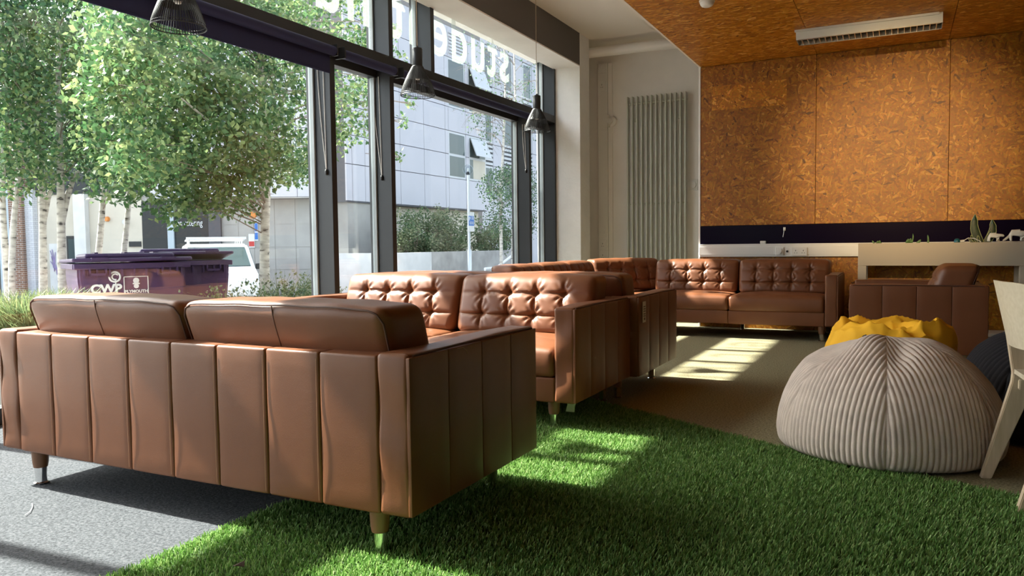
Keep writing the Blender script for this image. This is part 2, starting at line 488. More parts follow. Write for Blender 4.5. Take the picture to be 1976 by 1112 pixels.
def gridbox(w, d, h, r, steps=(.05, .05, .05), deform=None):
    """dense rounded box; x,y centred, z from 0; deform(P) bends the surface points"""
    ax = [axis_cuts(w, r, steps[0]), axis_cuts(d, r, steps[1]), axis_cuts(h, r, steps[2])]
    nx, ny, nz = [len(a) for a in ax]
    idx = {}; P = []; Fc = []
    def vid(i, j, k):
        key = (i, j, k)
        if key not in idx:
            idx[key] = len(P); P.append((ax[0][i], ax[1][j], ax[2][k]))
        return idx[key]
    for k in (0, nz - 1):
        for i in range(nx - 1):
            for j in range(ny - 1):
                q = [vid(i, j, k), vid(i + 1, j, k), vid(i + 1, j + 1, k), vid(i, j + 1, k)]
                Fc.append(tuple(q if k else q[::-1]))
    for j in (0, ny - 1):
        for i in range(nx - 1):
            for k in range(nz - 1):
                q = [vid(i, j, k), vid(i + 1, j, k), vid(i + 1, j, k + 1), vid(i, j, k + 1)]
                Fc.append(tuple(q[::-1] if j else q))
    for i in (0, nx - 1):
        for j in range(ny - 1):
            for k in range(nz - 1):
                q = [vid(i, j, k), vid(i, j + 1, k), vid(i, j + 1, k + 1), vid(i, j, k + 1)]
                Fc.append(tuple(q if i else q[::-1]))
    P = np.array(P)
    L = np.array([w, d, h])
    inner = np.clip(P, r, L - r)
    dv = P - inner
    nn = np.linalg.norm(dv, axis=1)
    nn[nn == 0] = 1
    mx = np.max(np.abs(dv), axis=1)
    P = inner + dv / nn[:, None] * mx[:, None]
    P[:, 0] -= w / 2; P[:, 1] -= d / 2
    if deform is not None:
        P = deform(P)
    return P, Fc

def gbox(name, w, d, h, r, material, parent=None, loc=(0, 0, 0), rot=(0, 0, 0), steps=(.05, .05, .05), deform=None):
    P, Fc = gridbox(w, d, h, r, steps, deform)
    return link(name, from_arrays(name, P, Fc), material, parent, loc, rot)

def empty(name, loc=(0, 0, 0), rz=0.0):
    o = bpy.data.objects.new(name, None)
    COL.objects.link(o)
    o.location = loc; o.rotation_euler = (0, 0, rz); o.empty_display_size = .1
    return o

def tag(o, label, cat, group=None):
    o['label'] = label; o['category'] = cat
    if group: o['group'] = group
    return o

def struct(o):
    o['kind'] = 'structure'
    return o

def copy_tree(o, parent=None):
    c = o.copy(); COL.objects.link(c)
    if parent is not None: c.parent = parent
    for ch in list(o.children):
        copy_tree(ch, c)
    return c

def text_mesh(body, size, extrude=.002, align='LEFT', spacing=1.0, bold=0.0):
    cu = bpy.data.curves.new('lettering', 'FONT')
    cu.body = body; cu.size = size; cu.extrude = extrude; cu.align_x = align; cu.space_character = spacing
    cu.offset = bold; cu.resolution_u = 4
    o = bpy.data.objects.new('lettering', cu); COL.objects.link(o)
    dg = bpy.context.evaluated_depsgraph_get()
    me = bpy.data.meshes.new_from_object(o.evaluated_get(dg))
    bpy.data.objects.remove(o); bpy.data.curves.remove(cu)
    return me

def place_text(name, body, size, material, P, xdir, ydir, parent=None, align='LEFT', spacing=1.0, bold=0.0, extrude=.002, xscale=1.0):
    me = text_mesh(body, size, extrude, align, spacing, bold)
    x = Vector(xdir).normalized(); y = Vector(ydir).normalized(); z = x.cross(y)
    A = Matrix(((x.x * xscale, y.x, z.x, P[0]), (x.y * xscale, y.y, z.y, P[1]), (x.z * xscale, y.z, z.z, P[2]), (0, 0, 0, 1)))
    me.transform(A)
    return link(name, me, material, parent, smooth=False)

def fnoise(P, scale, seed=0):
    """cheap smooth 3D noise from sums of sines"""
    rg = np.random.default_rng(seed)
    out = np.zeros(len(P))
    for i in range(6):
        d = rg.normal(size=3); d /= np.linalg.norm(d)
        out += np.sin(P @ d * scale * rg.uniform(.7, 1.5) + rg.uniform(0, 6.28))
    return out / 6

MT['core'] = mat('dark_core', (.05, .025, .012), .9)
# ================================================================== THE ROOM
XM, XG = -4.30, -4.50           # inner face of the mullions, plane of the glass
YW = 8.90                       # strand board wall
YF = 10.90                      # white wall behind the radiator
XO = -2.04                      # left edge of the strand board
ZC = 2.945                      # strand board ceiling
Y0 = -4.0                       # wall behind the camera
XR = 3.25                       # right wall
ZH = 3.845                      # white ceiling
GROUND = -0.45

floor = struct(box('floor', XM - .3, XR, Y0, YF, -.30, -.002, MT['carpet_grey']))
def flat(name, pts, z, material, parent):
    return link(name, from_arrays(name, [(x, y, z) for x, y in pts], [tuple(range(len(pts)))]), material, parent, smooth=False)
EDGE = [(-2.065, 4.66), (-1.647, 4.41), (-1.08, 4.095), (-.55, 3.783), (0.0, 3.55), (.43, 3.38), (1.2, 3.02), (2.2, 2.5), (3.25, 1.9)]
flat('olive_carpet', [(XM, 4.66)] + EDGE + [(XR, YF), (XM, YF)], 0.0, MT['carpet_olive'], floor)
flat('turf_backing', EDGE[::-1] + [(-2.065, Y0), (XR, Y0)], .001, MT['turf_base'], floor)

# strand board wall with its sheets, the dark glass band and the white dado trunking
wall_back = struct(box('wall_back', XO, XR, YW + .018, YF, 0, ZC + .9, MT['core']))
def sheet(name, x0, x1, y0, y1, z0, z1, material, parent, bev=.0015):
    return box(name, x0, x1, y0, y1, z0, z1, material, parent, bevel=bev, seg=1)
G = .002
def osb_sheet(w, h, material):
    """a sheet lying in its own XY plane, so that the strands run over its face"""
    bm = bmesh.new(); box_bm(bm, 0, w, 0, h, 0, .018, .0015, 1)
    return bm_mesh('strand_board_sheet', bm)
xs = [XO, -.815, .425, 1.645, 2.865, XR]
for i in range(5):
    for (z0, z1) in ((1.15, ZC), (0.0, .80)):
        w, h = xs[i + 1] - xs[i] - 2 * G, z1 - z0 - 2 * G
        o = link('strand_board_sheet', osb_sheet(w, h, None), MT['osb'], wall_back, (xs[i] + G, YW + .018, z0 + G), (PI / 2, 0, 0), smooth=False)
o = link('patch_board', osb_sheet(.80, .27, None), MT['osb_patch'], wall_back, (-1.915, YW + .0165, 2.447), (PI / 2, 0, 0), smooth=False)
band = box('dark_glass_band', XO, XR, YW - .012, YW + .012, .943, 1.148, MT['darkglass'], wall_back)
tr = box('dado_trunking', XO, XR, YW - .055, YW + .016, .80, .943, MT['plastic_w'], wall_back, bevel=.006)
box('trunking_lid', XO, XR, YW - .060, YW - .054, .822, .915, MT['plastic_w'], tr, bevel=.002)
box('edge_trim', XO - .02, XO, YW - .01, YW + .03, 0, ZC, MT['white'], wall_back, bevel=.003)

# strand board ceiling, sheets 1.22 m wide
ceiling = struct(box('ceiling', XM - .3, XR, Y0, YF, ZH + .012, ZH + .15, MT['ceil_white']))
cx = [XO, -.81, .41, 1.63, XR]
cy = [YW, 6.46, 4.02, 1.58, -.86, Y0]
for i in range(4):
    for j in range(5):
        w, h = cx[i + 1] - cx[i] - 2 * G, cy[j] - cy[j + 1] - 2 * G
        link('strand_board_sheet', osb_sheet(w, h, None), MT['osb_ceiling'], ceiling, (cx[i] + G, cy[j + 1] + G, ZC), (0, 0, 0), smooth=False)
box('ceiling_fascia', XO - .018, XO, Y0, YW, ZC, ZH, MT['ceil_white'], ceiling)
box('white_ceiling_panel', -3.94, XO - .02, Y0, 10.77, ZH - .01, ZH + .01, MT['ceil_white'], ceiling, bevel=.002)

# bulkhead and soffit over the window, plaster pillar at the end of it
trim_1 = struct(box('trim_1', XM, -3.94, Y0, 10.0, 3.402, ZH + .005, MT['bulkhead']))
box('soffit', XM - .02, -3.935, Y0, 10.0, 3.387, 3.402, MT['white'], trim_1)
wall_left = struct(box('wall_left', XG - .12, XM, Y0, 10.0, 3.50, ZH + .02, MT['white']))
box('pillar', XG - .1, -3.94, 10.0, 10.36, 0, ZH + .01, MT['plaster'], wall_left, bevel=.004)
box('alcove_wall', XG - .1, -4.42, 10.36, YF, 0, ZH + .01, MT['white'], wall_left)
wall_far = struct(box('wall_far', XG - .1, XO, YF, YF + .15, 0, ZH + .02, MT['white']))
struct(box('wall_right', XR, XR + .15, Y0, YF, 0, ZH, MT['rearwall']))
wall_front = struct(box('wall_front', XG - .12, XR + .15, Y0 - .15, Y0, 2.90, ZH + .02, MT['rearwall']))
box('wall_end', -2.68, XR + .15, Y0 - .15, Y0, 0, 2.90, MT['rearwall'], wall_front)
# added glazing behind the camera, put in to brighten the room
w = struct(empty('window_16', (-.9, Y0, 0)))
for x in (-4.45, -2.71):
    box('mullion', x - .03, x + .03, Y0 - .12, Y0 + .06, 0, 2.90, MT['frame'], w, origin=(-.9, Y0, 0))
for x in (-4.42,):
    box('pane', x, x + 1.69, Y0 - .006, Y0 + .006, .06, 2.88, MT['glass'], w, origin=(-.9, Y0, 0))
box('bottom_rail', -4.5, -2.68, Y0 - .1, Y0 + .05, 0, .06, MT['frame'], w, origin=(-.9, Y0, 0))

# the glazed wall: deep anthracite mullions, transom, panes
def mull(name, y0, y1, z0, z1, parent):
    return box(name, XG - .06, XM, y0, y1, z0, z1, MT['frame'], parent, bevel=.003)
win = []
LOW = [(-3.98, -2.55), (-2.55, -1.70), (-1.70, 1.345), (1.345, 2.21), (2.21, 5.24), (5.24, 6.10), (6.10, 9.15), (9.15, 9.985)]
for i, (a, b) in enumerate(LOW):
    w = struct(empty('window_%d' % (i + 1), (XG, (a + b) / 2, 0)))
    og = (XG, (a + b) / 2, 0)
    def wb(name, x0, x1, y0, y1, z0, z1, m, bev=.003):
        return box(name, x0, x1, y0, y1, z0, z1, m, w, bevel=bev, origin=og)
    wb('mullion', XG - .06, XM, b - .033, b + .032 if i < 7 else 10.0, 0, 2.645, MT['frame'])
    wb('bottom_rail', XG - .05, XG + .06, a + .033, b - .034, 0, .09, MT['frame'])
    wb('head_rail', XG - .05, XG + .05, a + .033, b - .034, 2.56, 2.645, MT['frame'])
    wb('glazing_bead', XG - .02, XG + .03, b - .052, b - .034, .09, 2.56, MT['bead'], .002)
    wb('pane', XG - .006, XG + .006, a + .034, b - .052, .09, 2.56, MT['glass'], 0)
UP = [(-3.98, -1.70), (-1.70, -.94), (-.94, 2.21), (2.21, 2.95), (2.95, 6.10), (6.10, 6.83), (6.83, 9.985)]
for i, (a, b) in enumerate(UP):
    w = struct(empty('window_%d' % (i + 9), (XG, (a + b) / 2, 2.745)))
    og = (XG, (a + b) / 2, 2.745)
    def wb(name, x0, x1, y0, y1, z0, z1, m, bev=.003):
        return box(name, x0, x1, y0, y1, z0, z1, m, w, bevel=bev, origin=og)
    wb('mullion', XG - .06, XM, b - .033, b + .032 if i < 6 else 10.0, 2.745, 3.50, MT['frame'])
    wb('glazing_bead', XG - .02, XG + .03, b - .052, b - .034, 2.76, 3.49, MT['bead'], .002)
    wb('pane', XG - .006, XG + .006, a + .034, b - .055, 2.745, 3.50, MT['glass'], 0)
trim_2 = struct(box('trim_2', XG - .06, XM, Y0, 10.0, 2.645, 2.745, MT['frame'], bevel=.004))

# lettering on the outside of the upper glass, back to front from in here
def split_letters(me):
    """mesh of a word -> one mesh for each letter (dots stay with their stems)"""
    bm = bmesh.new(); bm.from_mesh(me)
    seen = set(); comps = []
    for v in bm.verts:
        if v in seen: continue
        st = [v]; seen.add(v); cur = []
        while st:
            q = st.pop(); cur.append(q)
            for e in q.link_edges:
                w = e.other_vert(q)
                if w not in seen: seen.add(w); st.append(w)
        comps.append((min(q.co.x for q in cur), max(q.co.x for q in cur), {q.index for q in cur}))
    comps.sort(key=lambda c: c[0])
    groups = []
    for c in comps:
        if groups and c[0] < groups[-1][1] - .02: groups[-1] = (groups[-1][0], max(groups[-1][1], c[1]), groups[-1][2] | c[2])
        else: groups.append(c)
    out = []
    for g in groups:
        ids = sorted(g[2]); mp = {k: i for i, k in enumerate(ids)}
        V = [tuple(me.vertices[k].co) for k in ids]
        Fc = [tuple(mp[k] for k in p.vertices) for p in me.polygons if p.vertices[0] in mp]
        out.append(from_arrays('letter', V, Fc))
    bm.free()
    return out
lt = empty('window_lettering', (XG - .010, 9.00, 3.04))
me = text_mesh('student hub', .80, .0015, 'LEFT', 1.10, .010)
for lm in split_letters(me):
    lm.transform(Matrix(((0, 0, -1, 0), (-.98, 0, 0, 0), (0, 1, 0, 0), (0, 0, 0, 1))))
    link('letter', lm, MT['letter'], lt, smooth=False)
tag(lt, 'pale frosted lettering stuck across the upper panes, read back to front', 'lettering')

# ------------------------------------------------------------------ roller blinds
def blind(y0, y1, drop, label, chain):
    t = empty('roller_blind', (-4.235, (y0 + y1) / 2, 2.585))
    og = (-4.235, (y0 + y1) / 2, 2.585)
    V, Fc = tube_arrays([(-4.235, y0, 2.592), (-4.235, y1, 2.592)], .040, 20)
    o = link('roller', from_arrays('roller', [v - Vector(og) for v in V], Fc), MT['blind'], t)
    if drop > 0:
        box('blind_cloth', -4.2745, -4.2725, y0 + .01, y1 - .01, 2.59 - drop, 2.59, MT['blind'], t, origin=og)
        box('bottom_bar', -4.279, -4.268, y0 + .01, y1 - .01, 2.575 - drop, 2.592 - drop, MT['blind'], t, bevel=.003, origin=og)
    for yy in (y0, y1):
        box('bracket', -4.30, -4.195, yy - .006, yy + .006, 2.55, 2.644, MT['plastic_k'], t, origin=og)
    (a, b, c, yy) = chain
    P = [Vector(at_y(*q, yy)) for q in (a, c, b)]
    top = 2.59
    P[0].z = min(P[0].z, top); P[2].z = min(P[2].z, top)
    path = [P[0]]
    for k in range(1, 9):
        s = k / 9
        q = P[0].lerp(P[1], s); q.x -= .012 * math.sin(PI * s) ; path.append(q)
    path.append(P[1])
    path2 = [P[1], P[1].lerp(P[2], .5), P[2]]
    og_v = Vector(og)
    me = tubes_mesh('pull_chain', [([p - og_v for p in path], .0032), ([p - og_v for p in path2], .0032)], 6)
    link('pull_chain', me, MT['plastic_w'], t)
    o = lathe('chain_weight', [(.001, -.028), (.012, -.024), (.016, 0), (.012, .018), (.004, .024)], MT['plastic_k'], t, 14, P[1] - og_v)
    tag(t, label, 'blind', 'navy roller blinds')
blind(2.26, 5.19, .165, 'navy roller blind lowered part way over the widest visible pane', ((610, 95), (622, 95), (630, 332), 5.20))
blind(5.29, 6.05, 0, 'navy roller blind rolled up over the narrow pane', ((718, 150), (730, 148), (737, 343), 6.06))
blind(6.15, 9.10, 0, 'navy roller blind rolled up over the pane facing the clad building', ((1008, 240), (1012, 240), (1015, 330), 9.11))

# ------------------------------------------------------------------ radiator, pipe, wall fittings
rx0, rx1 = -3.515, -2.68
t = empty('column_radiator', ((rx0 + rx1) / 2, 10.80, .16))
og = Vector(t.location)
nr = 13
bm = bmesh.new(); box_bm(bm, -.011, .011, -.05, .05, 0, 2.90, .009, 3)
fin = bm_mesh('radiator_column', bm)
for i in range(nr):
    x = rx0 + (rx1 - rx0) * i / (nr - 1)
    link('radiator_column', fin, MT['radiator'], t, (x - og.x, 0, 0))
for zz in (.06, 1.37, 2.80):
    V, Fc = tube_arrays([(rx0 - og.x - .02, .02, zz), (rx1 - og.x + .02, .02, zz)], .016 if zz != 1.37 else .007, 12)
    link('header_pipe', from_arrays('header_pipe', V, Fc), MT['radiator'], t)
for sx in (rx0 + .1, rx1 - .1):
    box('wall_bracket', sx - .02 - og.x, sx + .02 - og.x, .03, .10, 2.55, 2.60, MT['radiator'], t)
V, Fc = tube_arrays([(rx1 - og.x, .02, .06), (rx1 - og.x + .02, .02, -.05), (rx1 - og.x + .02, .02, -.16)], .011, 10)
link('feed_pipe', from_arrays('feed_pipe', V, Fc), MT['radiator'], t)
tag(t, 'tall pale column radiator on the white wall', 'radiator')

p0 = at_y(1122, 104, 10.45); 
o = tube('ceiling_pipe', [(-4.05, 10.45, 3.665), (-3.2, 10.45, 3.655), (-2.06, 10.45, 3.63)], .068, MT['white'], n=24)
tag(o, 'thick white painted pipe running under the ceiling', 'pipe')

t = empty('vertical_trunking', (-3.92, YF - .02, 0))
box('trunking_body', -.075, .075, -.035, .0199, .0, 3.60, MT['plastic_w'], t, bevel=.004)
box('side_channel', .078, .14, -.012, .0199, 0, 3.60, MT['white'], t, bevel=.003)
def wall_plate(name, parent, x, y, z, w, h, kind):
    p = box(name, x - w / 2, x + w / 2, y - .012, y, z - h / 2, z + h / 2, MT['plastic_w'], parent, bevel=.003)
    if kind == 'switch':
        box('rocker', x - w * .32, x + w * .32, y - .024, y - .011, z - h * .10, z + h * .18, MT['plastic_w'], p, bevel=.003)
    elif kind == 'dial':
        V, Fc = tube_arrays([(x, y - .011, z), (x, y - .032, z)], h * .30, 20)
        link('dial', from_arrays('dial', V, Fc), MT['plastic_w'], p)
    else:
        n = 2 if kind == 'double' else 1
        for k in range(n):
            cxx = x + (k - (n - 1) / 2) * w * .5
            boxes('socket_holes', [(cxx - .003, cxx + .003, y - .0135, y - .0115, z + h * .05, z + h * .2),
                                   (cxx - .016, cxx - .008, y - .0135, y - .0115, z - h * .18, z - h * .12),
                                   (cxx + .008, cxx + .016, y - .0135, y - .0115, z - h * .18, z - h * .12)], MT['plastic_k'], p)['kind'] = 'stuff'
            box('rocker', cxx + .004 - w * .02, cxx + .020, y - .017, y - .011, z + h * .22, z + h * .36, MT['plastic_w'], p)
    return p
for (z, k) in ((3.52, 'switch'), (3.27, 'single'), (1.13, 'switch'), (.95, 'single'), (.78, 'single')):
    wall_plate('socket_plate', t, -.005, -.035, z, .12, .14, k)
box('joint_cover', -.078, .078, -.040, -.034, 2.57, 2.63, MT['plastic_w'], t, bevel=.002)
tag(t, 'white vertical trunking with sockets beside the tall radiator', 'trunking')

t = empty('pipe_valve', (-3.79, YF, 2.75))
V, Fc = tube_arrays([(0, 0, 0), (0, -.05, 0)], .075, 24); link('valve_plate', from_arrays('valve_plate', V, Fc), MT['plastic_w'], t)
V, Fc = tube_arrays([(-.01, -.05, 0), (-.01, -.11, 0)], .04, 20); link('valve_knob', from_arrays('valve_knob', V, Fc), MT['plastic_w'], t)
box('valve_bar', -.04, -.015, -.10, -.05, -.09, .09, MT['bone'], t, bevel=.006)
tag(t, 'round cream wall valve with a short handle above the trunking joint', 'valve')
t = empty('thermostat', (-2.60, YF, 1.775))
wall_plate('back_plate', t, 0, 0, 0, .13, .15, 'dial')
tag(t, 'small square cream thermostat with a round dial, right of the radiator', 'thermostat')

# fittings on the dado trunking
def fitting(name, x, z, w, h, kind, label, cat):
    t = empty(name, (x, YW - .060, z))
    wall_plate('plate', t, 0, 0, 0, w, h, kind)
    tag(t, label, cat)
fitting('isolator_switch', -1.166, .862, .085, .085, 'dial', 'white round isolator switch on the dado trunking above the sofa', 'switch')
fitting('double_socket', -.962, .855, .155, .09, 'double', 'white double power socket on the dado trunking', 'socket')
o = lathe('black_knockout', [(.001, 0), (.012, 0), (.012, .006), (.001, .006)], MT['plastic_k'], None, 16, (-1.088, YW - .060, .858), (PI / 2, 0, 0))
tag(o, 'small black round plug in the trunking between switch and socket', 'plug')
o = box('small_white_box', -1.375, -1.315, YW - .050, YW - .013, .9432, .975, MT['plastic_w'], bevel=.006)
tag(o, 'small white box resting on the trunking against the dark band', 'box')
t = empty('wall_hook', (-1.125, YW - .012, 1.085))
link('hook_stem', tubes_mesh('hook_stem', [([(0, 0, .02), (0, -.02, .018), (.0, -.022, 0), (-.012, -.018, -.07)], .004)], 8), MT['alu'], t)
box('hook_plate', -.012, .012, -.004, 0, .0, .035, MT['alu'], t)
tag(t, 'thin metal hook stuck on the dark glass band', 'hook')

# ------------------------------------------------------------------ ceiling fittings
t = empty('smoke_detector', (-1.44, 6.50, ZC))
lathe('base_disc', [(.001, -.016), (.062, -.016), (.064, 0), (.001, 0)], MT['lampwhite'], t, 32)
lathe('sensor_head', [(.001, -.05), (.03, -.052), (.045, -.044), (.055, -.030), (.057, -.016), (.001, -.016)], MT['plastic_w'], t, 32)
tag(t, 'round white smoke detector on the strand board ceiling', 'smoke detector')

t = empty('fluorescent_fitting', (-.295, 7.95, ZC))
W = 1.21
bm = bmesh.new()
prof = [(-.14, 0), (.14, 0), (.14, -.012), (.115, -.085), (-.115, -.085), (-.14, -.012)]
va = [bm.verts.new((-W / 2, y, z)) for y, z in prof]; vb = [bm.verts.new((W / 2, y, z)) for y, z in prof]
for i in range(6):
    if i == 3: continue          # open below, where the louvre sits
    bm.faces.new((va[i], va[(i + 1) % 6], vb[(i + 1) % 6], vb[i]))
bm.faces.new(va); bm.faces.new(vb)
bmesh.ops.recalc_face_normals(bm, faces=bm.faces)
link('housing', bm_mesh('housing', bm), MT['lampwhite'], t, smooth=False)
box('ceiling_plate', -W / 2 - .01, W / 2 - .03, -.16, -.141, -.02, -.0005, MT['lampwhite'], t)
V, Fc = tube_arrays([(-W / 2 + .03, 0, -.045), (W / 2 - .03, 0, -.045)], .013, 12)
link('tube_lamp', from_arrays('tube_lamp', V, Fc), MT['bone'], t)
for k in range(23):
    x = -W / 2 + .045 + (W - .09) * k / 22
    box('louvre_blade', x - .003, x + .003, -.112, .112, -.083, -.05, MT['louvre'], t)
for yy in (-.113, .113):
    box('louvre_side', -W / 2 + .02, W / 2 - .02, yy - .003, yy + .003, -.088, -.045, MT['louvre'], t)
tag(t, 'long white fluorescent ceiling fitting with a louvre, unlit', 'ceiling light')

# ------------------------------------------------------------------ pendant lamps
def pendant(x, y, z, label):
    t = empty('pendant_lamp', (x, y, z))
    R = .15
    lathe('neck', [(.001, .40), (.040, .40), (.044, .392), (.044, .25), (.040, .235), (.001, .235)], MT['shade'], t, 28)
    prof = [(.046, .245), (.062, .215), (.084, .175), (.108, .125), (.128, .075), (.142, .035), (.150, 0.0)]
    cage = []
    for k in range(60):
        th = 2 * PI * k / 60
        cage.append(([(r * math.cos(th), r * math.sin(th), zz) for r, zz in prof], .0025))
    link('wire_cage', tubes_mesh('wire_cage', cage, 5), MT['shade'], t)['kind'] = 'stuff'
    for (r, zz, q) in ((.150, 0, .0034), (.146, .018, .002), (.046, .245, .003)):
        link('wire_ring', tubes_mesh('wire_ring', [([(r * math.cos(2 * PI * k / 40), r * math.sin(2 * PI * k / 40), zz) for k in range(41)], q)], 6), MT['shade'], t)
    lathe('inner_cone', [(.030, .235), (.050, .225), (.070, .185), (.096, .128), (.092, .124), (.066, .178), (.046, .220), (.028, .230)], MT['shade'], t, 28)
    lathe('bulb', [(.001, .13), (.018, .135), (.028, .155), (.024, .18), (.013, .205), (.012, .235)], MT['bone'], t, 18)
    zt = ZH - .01 - z
    V, Fc = tube_arrays([(0, 0, .40), (0, 0, zt)], .0035, 8); link('flex', from_arrays('flex', V, Fc), mat('beige_flex', (.42, .32, .22), .7) if 'beige_flex' not in bpy.data.materials else bpy.data.materials['beige_flex'], t)
    lathe('flex_grip', [(.001, .40), (.012, .40), (.008, .42), (.001, .42)], MT['shade'], t, 14)
    lathe('ceiling_rose', [(.001, zt - .028), (.035, zt - .028), (.05, zt - .006), (.05, zt), (.001, zt)], MT['shade'], t, 24)
    tag(t, label, 'pendant lamp', 'black wire pendants along the window')
pendant(-3.70, 3.17, 2.225, 'black wire pendant lamp in front of the half lowered blind')
pendant(-3.72, 5.66, 2.255, 'black wire pendant lamp beside the main window mullion')
pendant(-3.70, 8.06, 2.25, 'black wire pendant lamp hanging closest to the plaster pillar')

# added spotlight, invented to make the warm glow on the strand board wall
t = empty('added_spotlight', (-.15, 1.30, ZC))
box('track', -.5, .5, -.018, .018, -.03, -.001, MT['lampwhite'], t, bevel=.002)
aim = Vector((-.02, 8.9, 1.72)); src = Vector((-.15, 1.30, ZC - .20)); dv = (aim - src).normalized()
V, Fc = tube_arrays([(0, 0, -.20) if False else Vector((0, 0, -.20)) - dv * .16, Vector((0, 0, -.20)) - dv * .02], .045, 20, cap=False)
link('added_lamp_head', from_arrays('added_lamp_head', V, Fc), MT['lampwhite'], t)
link('yoke', tubes_mesh('yoke', [([(0, 0, -.03), (0, 0, -.10), (0, -.06, -.17)], .008)], 8), MT['lampwhite'], t)
ld = bpy.data.lights.new('added_spot_beam', 'SPOT'); ld.energy = 1700; ld.color = (1.0, .70, .34); ld.spot_size = math.radians(22); ld.spot_blend = .95; ld.shadow_soft_size = .04
lo = bpy.data.objects.new('added_spot_beam', ld); COL.objects.link(lo); lo.parent = t; lo.location = (0, 0, -.20)
lo.rotation_euler = dv.to_track_quat('-Z', 'Y').to_euler()
tag(t, 'added spotlight out of view, put in to light the far wall', 'spotlight')
# ================================================================== SOFAS
ZB, ZA = .143, .64              # underside of the body, top of the arms
ARM = .12
DEP = .89

def tufted_deform(w, t, h, cols, rows, front):
    cxs = [-w / 2 + w * c for c in cols]; czs = [h * r for r in rows]
    def fn(P):
        P = P.copy()
        x, y, z = P[:, 0], P[:, 1].copy(), P[:, 2].copy()
        u, v = x / (w / 2), (z - h / 2) / (h / 2)
        dome = np.clip(1 - u ** 4, 0, 1) * np.clip(1 - v ** 4, 0, 1)
        dxs = np.min([np.abs(x - c) for c in cxs], axis=0)
        dzs = np.min([np.abs(z - c) for c in czs], axis=0)
        rr = np.min([np.hypot(x - a, z - b) for a in cxs for b in czs], axis=0)
        fade_v = np.clip((h - z) / .05, .25, 1) * np.clip(z / .04, .3, 1)
        fade_h = np.clip((w / 2 - np.abs(x)) / .05, .35, 1)
        D = .015 * np.exp(-dxs / .008) * fade_v + .016 * np.exp(-dzs / .008) * fade_h + .034 * np.exp(-rr / .024)
        if front:
            # radiating pleats round the buttons
            for a in cxs:
                for b in czs:
                    r_ = np.hypot(x - a, z - b); th = np.arctan2(z - b, x - a)
                    D += .0042 * np.cos(th * 9 + a * 40 + b * 17) * np.exp(-((r_ - .045) / .025) ** 2)
        s = np.clip((y + t / 2) / t, 0, 1)           # 0 rear, 1 front
        rear = np.clip(1 - s * 1.6, 0, 1)
        P[:, 1] = y + s * (.034 * dome - D * dome ** .35) - rear * .022 * dome
        # top and ends swell a little, waist narrows towards the seat
        P[:, 2] = z + .014 * np.clip(1 - u ** 4, 0, 1) * np.clip(v, 0, 1) + .0012 * np.sin(x * 31) * np.clip(v, 0, 1)
        P[:, 0] = x * (1 + .006 * np.sin(v * 2.2)) - np.sign(x) * .012 * np.clip(-v, 0, 1) ** 2 * (np.abs(u) > .9)
        # leans back
        P[:, 1] -= .34 * (P[:, 2] - h * .35)
        return P
    return fn

def tufted_cushion_mesh(w, h=.345, t=.235, cols=(.2, .4, .6, .8), rows=(.34, .70), name='back_cushion', front=True):
    P, Fc = gridbox(w, t, h, .040, (.0085, .03, .0085), tufted_deform(w, t, h, cols, rows, front))
    me = from_arrays(name, P, Fc); me.materials.append(MT['leather'])
    # piping along the rear top edge and the seam down the rear
    fn = tufted_deform(w, t, h, cols, rows, front)
    def rear_pt(x, z, off=.0):
        return Vector(fn(np.array([[x, -t / 2 - off, z]]))[0])
    n = 26
    path = [rear_pt(-w / 2 + .014, .06 + .0 * k) for k in range(1)]
    path = [rear_pt(-w / 2 + .012, z) for z in np.linspace(.08, h - .05, 6)]
    path += [rear_pt(-w / 2 + .03, h - .022)]
    path += [rear_pt(x, h - .012) for x in np.linspace(-w / 2 + .06, w / 2 - .06, n)]
    path += [rear_pt(w / 2 - .03, h - .022)]
    path += [rear_pt(w / 2 - .012, z) for z in np.linspace(h - .05, .08, 6)]
    for p in path: p.y += .004
    mid = [rear_pt(.012 * math.sin(3 * z / h), z, 0) for z in np.linspace(.03, h - .014, 12)]
    pm = tubes_mesh('piping', [(path, .0032), (mid, .0020)], 6); pm.materials.append(MT['seam'])
    return me, pm

def seat_deform(w, d, h, n):
    def fn(P):
        P = P.copy(); x, y, z = P[:, 0], P[:, 1], P[:, 2].copy()
        u, v = x / (w / 2), y / (d / 2)
        dome = np.clip(1 - u ** 4, 0, 1) * np.clip(1 - v ** 6, 0, 1)
        top = np.clip(z / h * 2 - 1, 0, 1)
        cz = .003 * np.sin(x * 9 + 1) + .0025 * np.sin(x * 47) * np.clip(v, 0, 1) ** 3
        P[:, 2] = z + top * (.026 * dome + cz * dome)
        dl = np.abs(y - d * .02)
        P[:, 2] -= top * .010 * np.exp(-dl / .010) * np.clip((1 - np.abs(u)) / .1, 0, 1)
        mid = 1 - np.abs(z / h * 2 - 1) ** 2
        P[:, 1] = y + np.sign(y) * mid * .010 * (np.abs(v) > .6)
        return P
    return fn

def arm_deform(w, d, h):
    def fn(P):
        P = P.copy(); y, z = P[:, 1], P[:, 2]
        P[:, 0] = P[:, 0] * (1 + .014 * np.sin(z * 30 + 3 * y) * np.clip((.22 - z) / .15, 0, 1) + .006 * np.sin(y * 13))
        P[:, 2] = z + .003 * np.sin(y * 9) * (z > .3)
        P[:, 1] = y + .004 * np.sin(z * 26 + P[:, 0] * 20) * (np.abs(y) > d * .49)
        return P
    return fn

CUSH = {}
def cushion_pair(w, cols):
    key = (round(w, 3), len(cols))
    if key not in CUSH: CUSH[key] = tufted_cushion_mesh(w, cols=cols)
    return CUSH[key]

